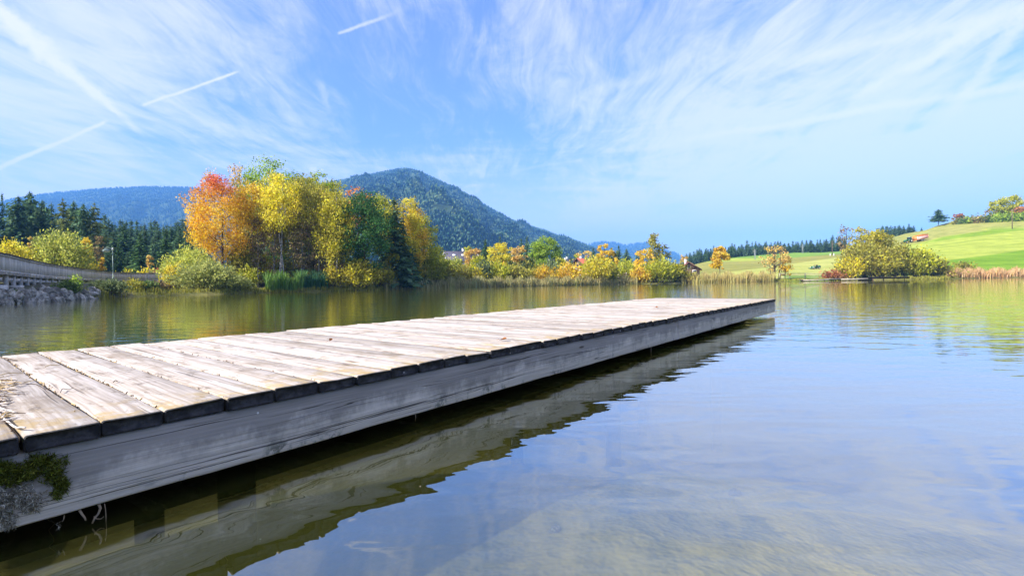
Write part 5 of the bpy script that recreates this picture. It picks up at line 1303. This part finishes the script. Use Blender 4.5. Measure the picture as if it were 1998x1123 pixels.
# ------------------------------------------------------------------ fence, docks, poles
PALEWOOD = simple("pale_wood", (0.42, 0.37, 0.29), 0.85, 0.25, 2.0)
fz = empty("rail_fence", base_at(1570, 120), 0, "three rail wooden fence at the foot of the meadow", "fence")
fo = np.array(fz.location); fp = [base_at(px, 120.5) for px in (1522, 1541, 1571, 1605, 1622)]
for p in fp:
    mb = MB(); mb.box(p - fo + np.array([0, 0, 0.68]), (0.16, 0.16, 1.55)); mb.build('post', PALEWOOD, fz)
for hh in (0.35, 0.85, 1.32):
    mb = MB(); mb.tube([p - fo + np.array([0, -0.12, hh]) for p in fp], 0.085, 6); mb.build('rail', PALEWOOD, fz)
gzr = empty("rail_fence", base_at(1222, 118), 0, "short brown rail fence behind the reeds left of the wide bush", "fence")
fo = np.array(gzr.location); fp = [base_at(px, 119) for px in (1206, 1222, 1235)]
for p in fp:
    mb = MB(); mb.box(p - fo + np.array([0, 0, 1.1]), (0.2, 0.2, 2.4)); mb.build('post', PALEWOOD, gzr)
for hh in (1.7, 2.05):
    mb = MB(); mb.tube([p - fo + np.array([0, -0.15, hh]) for p in fp], 0.08, 6); mb.build('rail', BROWNWOOD, gzr)
def dock(label, px0, px1, D, top, thick, m_, wide=2.0, edge=None):
    p0, p1 = at(px0, 545, D), at(px1, 545, D); c_ = (p0 + p1) / 2; L_ = np.linalg.norm((p1 - p0)[:2]); a = math.atan2(p1[1] - p0[1], p1[0] - p0[0])
    root = empty("dock", (c_[0], c_[1], 0), a, label, "dock")
    mb = MB(); n_ = int(L_ / 0.24)
    for k in range(n_): mb.box((-L_ / 2 + (k + 0.5) * L_ / n_, 0, top), (L_ / n_ - 0.02, wide, 0.06))
    mb.build('deck', m_, root)
    mb = MB(); mb.box((0, -wide / 2 + 0.06, top - 0.035 - thick / 2), (L_, 0.1, thick)); mb.box((0, wide / 2 - 0.06, top - 0.035 - thick / 2), (L_, 0.1, thick)); mb.build('side_beam', edge or m_, root)
    for x in np.linspace(-L_ / 2 + 0.4, L_ / 2 - 0.4, 4):
        mb = MB(); mb.tube([(x, 0, -1.5), (x, 0, top - 0.04)], 0.09, 7); mb.build('pile', BROWNWOOD, root)
dock("pale low bathing jetty before the meadow", 1563, 1612, 113.5, 0.42, 0.22, PALEWOOD)
dock("grey dock section between the pale jetties", 1614, 1634, 113.5, 0.5, 0.26, WOOD_BW, edge=DARKWOOD)
dock("pale jetty under the yellow thicket", 1636, 1697, 113.2, 0.5, 0.24, PALEWOOD)
dock("dark dock at the right below the thicket", 1700, 1768, 110.5, 0.72, 0.34, WOOD_RAIL, edge=DARKWOOD)
dock("small dark raft lying before the docks", 1678, 1698, 109, 0.24, 0.2, DARKWOOD, 1.4)
METAL = simple("galvanised_steel", (0.34, 0.36, 0.38), 0.5, 0.1, 1.0, 0.4, 0.2)
def pylon(label, px, top, basepy, D=None):
    p, D = hit(px, basepy)
    h = at(px, top, D)[2] - p[2]; w = h * 0.07
    root = empty("pylon", p, 0.15, label, "pylon")
    mb = MB(); n_ = 8
    for sx in (-1, 1):
        for sy in (-1, 1): mb.tube([(sx * w, sy * w, -0.3), (sx * w * 0.25, sy * w * 0.25, h)], 0.03 + h * 0.003, 5)
    for k in range(n_):
        z0, z1 = h * k / n_, h * (k + 1) / n_; a0, a1 = w * (1 - 0.75 * k / n_), w * (1 - 0.75 * (k + 1) / n_)
        for sy in (-1, 1): mb.tube([(-a0, sy * a0, z0), (a1, sy * a1, z1)], 0.03 + h * 0.002, 4); mb.tube([(a0, sy * a0, z0), (-a1, sy * a1, z1)], 0.03 + h * 0.002, 4)
    mb.build('mast', METAL, root)
    for z in (0.70, 0.84, 0.97):
        mc = MB(); L_ = h * (0.22 if z < 0.9 else 0.13); mc.tube([(-L_, 0, z * h), (0, 0, z * h + 0.02 * h), (L_, 0, z * h)], 0.05 + h * 0.005, 5); mc.build('crossarm', METAL, root)
pylon("pale lattice pylon before the wood right of the orange tree", 1473, 486, 506)
pylon("pale lattice pylon near the middle of the wood", 1566, 476, 494)
POLEM = simple("pole_wood", (0.14, 0.10, 0.07), 0.9, 0.3, 2)
def pole(label, px, top, basepy, arms=True):
    p, D = hit(px, basepy); h = at(px, top, D)[2] - p[2]
    root = empty("utility_pole", p, 0, label, "pole")
    mb = MB(); mb.tube([(0, 0, -0.5), (0, 0, h)], [0.20, 0.15], 8); mb.build('post', POLEM, root)
    if arms:
        for z in (0.98, 0.82):
            mc = MB(); mc.tube([(-0.3, 0, z * h), (3.2, 0, z * h)], 0.09, 5); mc.build('crossarm', POLEM, root)
            mi = MB(); mi.tube([(3.0, 0, z * h), (3.0, 0, z * h + 0.3)], 0.07, 6); mi.build('insulator', WHITEWOOD, root)
pole("wooden power pole with crossarms left of the yellow thicket", 1624, 470, 497)
pole("plain wooden pole on the hillside at the right edge", 1975, 409, 446, False)
for px in (1620, 1627):
    p, D = hit(px, 499); mb = MB(); mb.box((0, 0, 0.5), (0.35, 0.35, 1.3), taper=0.8); mb.box((0, 0, 1.2), (0.42, 0.42, 0.12)); o = mb.build("marker_post", WHITEWOOD); o.location = p
    tag(o, "short white post beside the wooden power pole", "post", "white posts by the power pole")

# ------------------------------------------------------------------ tractor, trailer, mower
TYRE = simple("rubber", (0.02, 0.02, 0.02), 0.85, 0.3, 6)
GREENP = simple("green_paint", (0.02, 0.12, 0.04), 0.35, 0.15, 3, 0.5)
REDP = simple("faded_red_paint", (0.60, 0.20, 0.16), 0.6, 0.2, 2)
PINKP = simple("bleached_red_boards", (0.78, 0.50, 0.46), 0.7, 0.15, 2)
ORANGEP = simple("orange_paint", (0.66, 0.22, 0.05), 0.5, 0.15, 2)
YELLOWRIM = simple("pale_rim", (0.72, 0.70, 0.55), 0.5, 0.1, 3)
def wheel(root, x, y, r_, w):
    mb = MB(); prof = [(r_ * 0.55, -w / 2), (r_ * 0.92, -w / 2), (r_, -w * 0.3), (r_, w * 0.3), (r_ * 0.92, w / 2), (r_ * 0.55, w / 2)]
    n_ = 20; V = []
    for k in range(n_):
        a = 2 * math.pi * k / n_
        for rr, yy in prof: V.append((x + rr * math.cos(a), y + yy, r_ + rr * math.sin(a)))
    m_ = len(prof); Fw = [[k * m_ + j, k * m_ + (j + 1) % m_, ((k + 1) % n_) * m_ + (j + 1) % m_, ((k + 1) % n_) * m_ + j] for k in range(n_) for j in range(m_)]
    mb.add(V, np.array(Fw)); o = mb.build('wheel', TYRE, root)
    mr = MB(); mr.tube([(x, y - w * 0.42, r_), (x, y + w * 0.42, r_)], r_ * 0.56, 14); mr.build('rim', YELLOWRIM, o)
def slope_rot(p, a, root):
    """lay a vehicle on the hillside: heading a, tilted with the slope"""
    e = 2.0; t = np.array([math.cos(a), math.sin(a)]); s_ = np.array([-math.sin(a), math.cos(a)])
    gt = (gz(*(p[:2] + t * e)) - gz(*(p[:2] - t * e))) / (2 * e); gs = (gz(*(p[:2] + s_ * e)) - gz(*(p[:2] - s_ * e))) / (2 * e)
    X_ = Vector((t[0], t[1], gt)).normalized(); Y_ = Vector((s_[0], s_[1], gs)); Z_ = X_.cross(Y_).normalized(); Y_ = Z_.cross(X_)
    root.rotation_euler = Matrix((X_, Y_, Z_)).transposed().to_euler()
p, D = hit(1773, 473.5)
k_ = 19 * D / F / 4.6
tr_ = empty("tractor", p, 0, "green tractor pulling the red trailer across the hillside", "tractor"); tr_.scale = (k_,) * 3
hd = R(184); slope_rot(p, hd, tr_)
mb = MB(); mb.box((1.15, 0, 1.25), (1.9, 0.8, 0.75), taper=0.9); mb.box((0.0, 0, 0.95), (2.6, 0.6, 0.4)); mb.box((2.15, 0, 1.15), (0.12, 0.7, 0.6)); mb.build('hood', GREENP, tr_)
mb = MB(); mb.box((-0.55, 0, 1.25), (1.3, 1.3, 0.7)); mb.build('cab', GREENP, tr_)
mb = MB(); mb.box((-0.55, 0, 2.05), (1.25, 1.25, 0.9), taper=0.92); mb.build('cab_glass', GLASS, tr_)
mb = MB(); mb.box((-0.55, 0, 2.58), (1.45, 1.4, 0.16), taper=0.9); mb.build('cab_roof', GREENP, tr_)
for y in (-0.85, 0.85):
    mb = MB(); mb.box((-0.75, y, 1.62), (1.2, 0.5, 0.1)); mb.build('fender', GREENP, tr_)
    wheel(tr_, -0.75, y, 0.82, 0.48); wheel(tr_, 1.5, y * 0.88, 0.55, 0.36)
mb = MB(); mb.tube([(0.5, 0.3, 1.5), (0.5, 0.3, 2.4)], 0.05, 6); mb.build('exhaust', TYRE, tr_)
mb = MB(); mb.box((2.9, 0, 0.45), (0.8, 2.0, 0.3)); mb.box((2.45, 0, 0.6), (0.6, 0.5, 0.15)); mb.build('front_implement', TYRE, tr_)
p2, D2 = hit(1797, 470.5)
k_ = 27 * D2 / F / 6.6
tl = empty("trailer", p2, 0, "faded red forage trailer hitched behind the green tractor", "trailer"); tl.scale = (k_,) * 3
slope_rot(p2, hd, tl)
mb = MB(); mb.box((0, 0, 0.95), (5.8, 1.5, 0.2)); mb.tube([(2.8, 0, 0.9), (4.1, 0, 0.7)], 0.09, 6); mb.build('chassis', ORANGEP, tl)
for y in (-1, 1):
    mb = MB(); mb.box((0, y * 1.1, 1.75), (5.8, 0.07, 1.35)); mb.build('side_panel', PINKP, tl)
    mr = MB()
    for x in np.linspace(-2.9, 2.9, 9): mr.box((x, y * 1.16, 1.75), (0.10, 0.09, 1.4))
    mr.build('side_ribs', REDP, tl)
    mu = MB(); mu.box((-0.3, y * 1.1, 2.72), (5.2, 0.06, 0.5))
    for x in np.linspace(-2.8, 2.3, 8): mu.box((x, y * 1.12, 2.72), (0.07, 0.10, 0.62))
    mu.box((-0.3, y * 1.13, 3.0), (5.3, 0.1, 0.08)); mu.build('upper_frame', ORANGEP, tl)
    wheel(tl, -0.55, y * 0.95, 0.45, 0.4); wheel(tl, 0.5, y * 0.95, 0.45, 0.4)
mb = MB(); mb.box((2.9, 0, 1.9), (0.08, 2.2, 1.6)); mb.build('front_panel', ORANGEP, tl)
mb = MB(); mb.box((-2.9, 0, 2.0), (0.08, 2.2, 1.9)); mb.build('tailgate', REDP, tl)
mb = MB(); mb.box((0, 0, 1.6), (5.6, 2.1, 1.1)); mb.build('load', simple("cut_grass_load", (0.16, 0.20, 0.05), 0.95, 0.4, 4), tl)
p3, D3 = hit(1591, 524.5)
k_ = 20 * D3 / F / 3.0
mw = empty("mower", p3, 0, "small dark green mowing machine parked on the pale meadow", "mower"); mw.scale = (k_,) * 3; slope_rot(p3, R(190), mw)
mb = MB(); mb.box((0.75, 0, 0.6), (1.1, 0.8, 0.45), taper=0.85); mb.box((-0.2, 0, 0.5), (1.2, 0.7, 0.22)); mb.box((-0.95, 0, 0.72), (0.9, 0.9, 0.6), taper=0.85); mb.build('body', GREENP, mw)
mb = MB(); mb.box((-0.25, 0, 0.72), (0.45, 0.5, 0.14)); mb.box((-0.48, 0, 0.98), (0.1, 0.5, 0.45)); mb.build('seat', TYRE, mw)
mb = MB(); mb.tube([(0.2, -0.4, 0.7), (0.2, -0.4, 1.15), (0.2, 0.4, 1.15), (0.2, 0.4, 0.7)], 0.04, 6); mb.build('roll_bar', TYRE, mw)
mb = MB(); mb.tube([(0.3, 0, 0.8), (0.12, 0, 1.05)], 0.03, 5); mb.build('steering_column', TYRE, mw)
for y in (-0.5, 0.5):
    mb = MB(); q = np.linspace(0, math.pi, 9); mb.tube(np.stack([0.95 + 0.36 * np.cos(q), 0 * q + y, 0.3 + 0.36 * np.sin(q)], 1), 0.05, 5); mb.build('fender', WHITEWOOD, mw)
    wheel(mw, 0.95, y, 0.28, 0.2); wheel(mw, -0.7, y, 0.36, 0.26)
mb = MB(); mb.box((1.55, 0, 0.22), (0.5, 1.3, 0.22)); mb.build('cutter_deck', GREENP, mw)

# ------------------------------------------------------------------ air
HZ = 1
if HZ:
    m = bpy.data.materials.new("haze_air"); m.use_nodes = True; t = m.node_tree; t.nodes.clear(); b = NB(t)
    out = b.new('ShaderNodeOutputMaterial'); pv = b.new('ShaderNodeVolumePrincipled')
    pv.inputs['Color'].default_value = (0.16, 0.43, 1.0, 1); pv.inputs['Density'].default_value = 0.00019; pv.inputs['Anisotropy'].default_value = 0.0
    b.l.new(pv.outputs[0], out.inputs['Volume'])
    mb = MB(); mb.box((0, 0, 378.0), (16200, 16200, 764.0))
    tag(mb.build("haze", m), kind='stuff')

# ------------------------------------------------------------------ render settings
scene.view_settings.view_transform = 'Standard'; scene.view_settings.look = 'None'
scene.view_settings.exposure = 1.32; scene.view_settings.gamma = 1.0
scene.render.engine = 'CYCLES'
cy = scene.cycles
cy.use_denoising = True; cy.max_bounces = 8; cy.diffuse_bounces = 3; cy.glossy_bounces = 4; cy.transparent_max_bounces = 12; cy.volume_bounces = 1
cy.caustics_reflective = False; cy.caustics_refractive = False; cy.sample_clamp_indirect = 6
cy.use_adaptive_sampling = True; cy.adaptive_threshold = 0.01
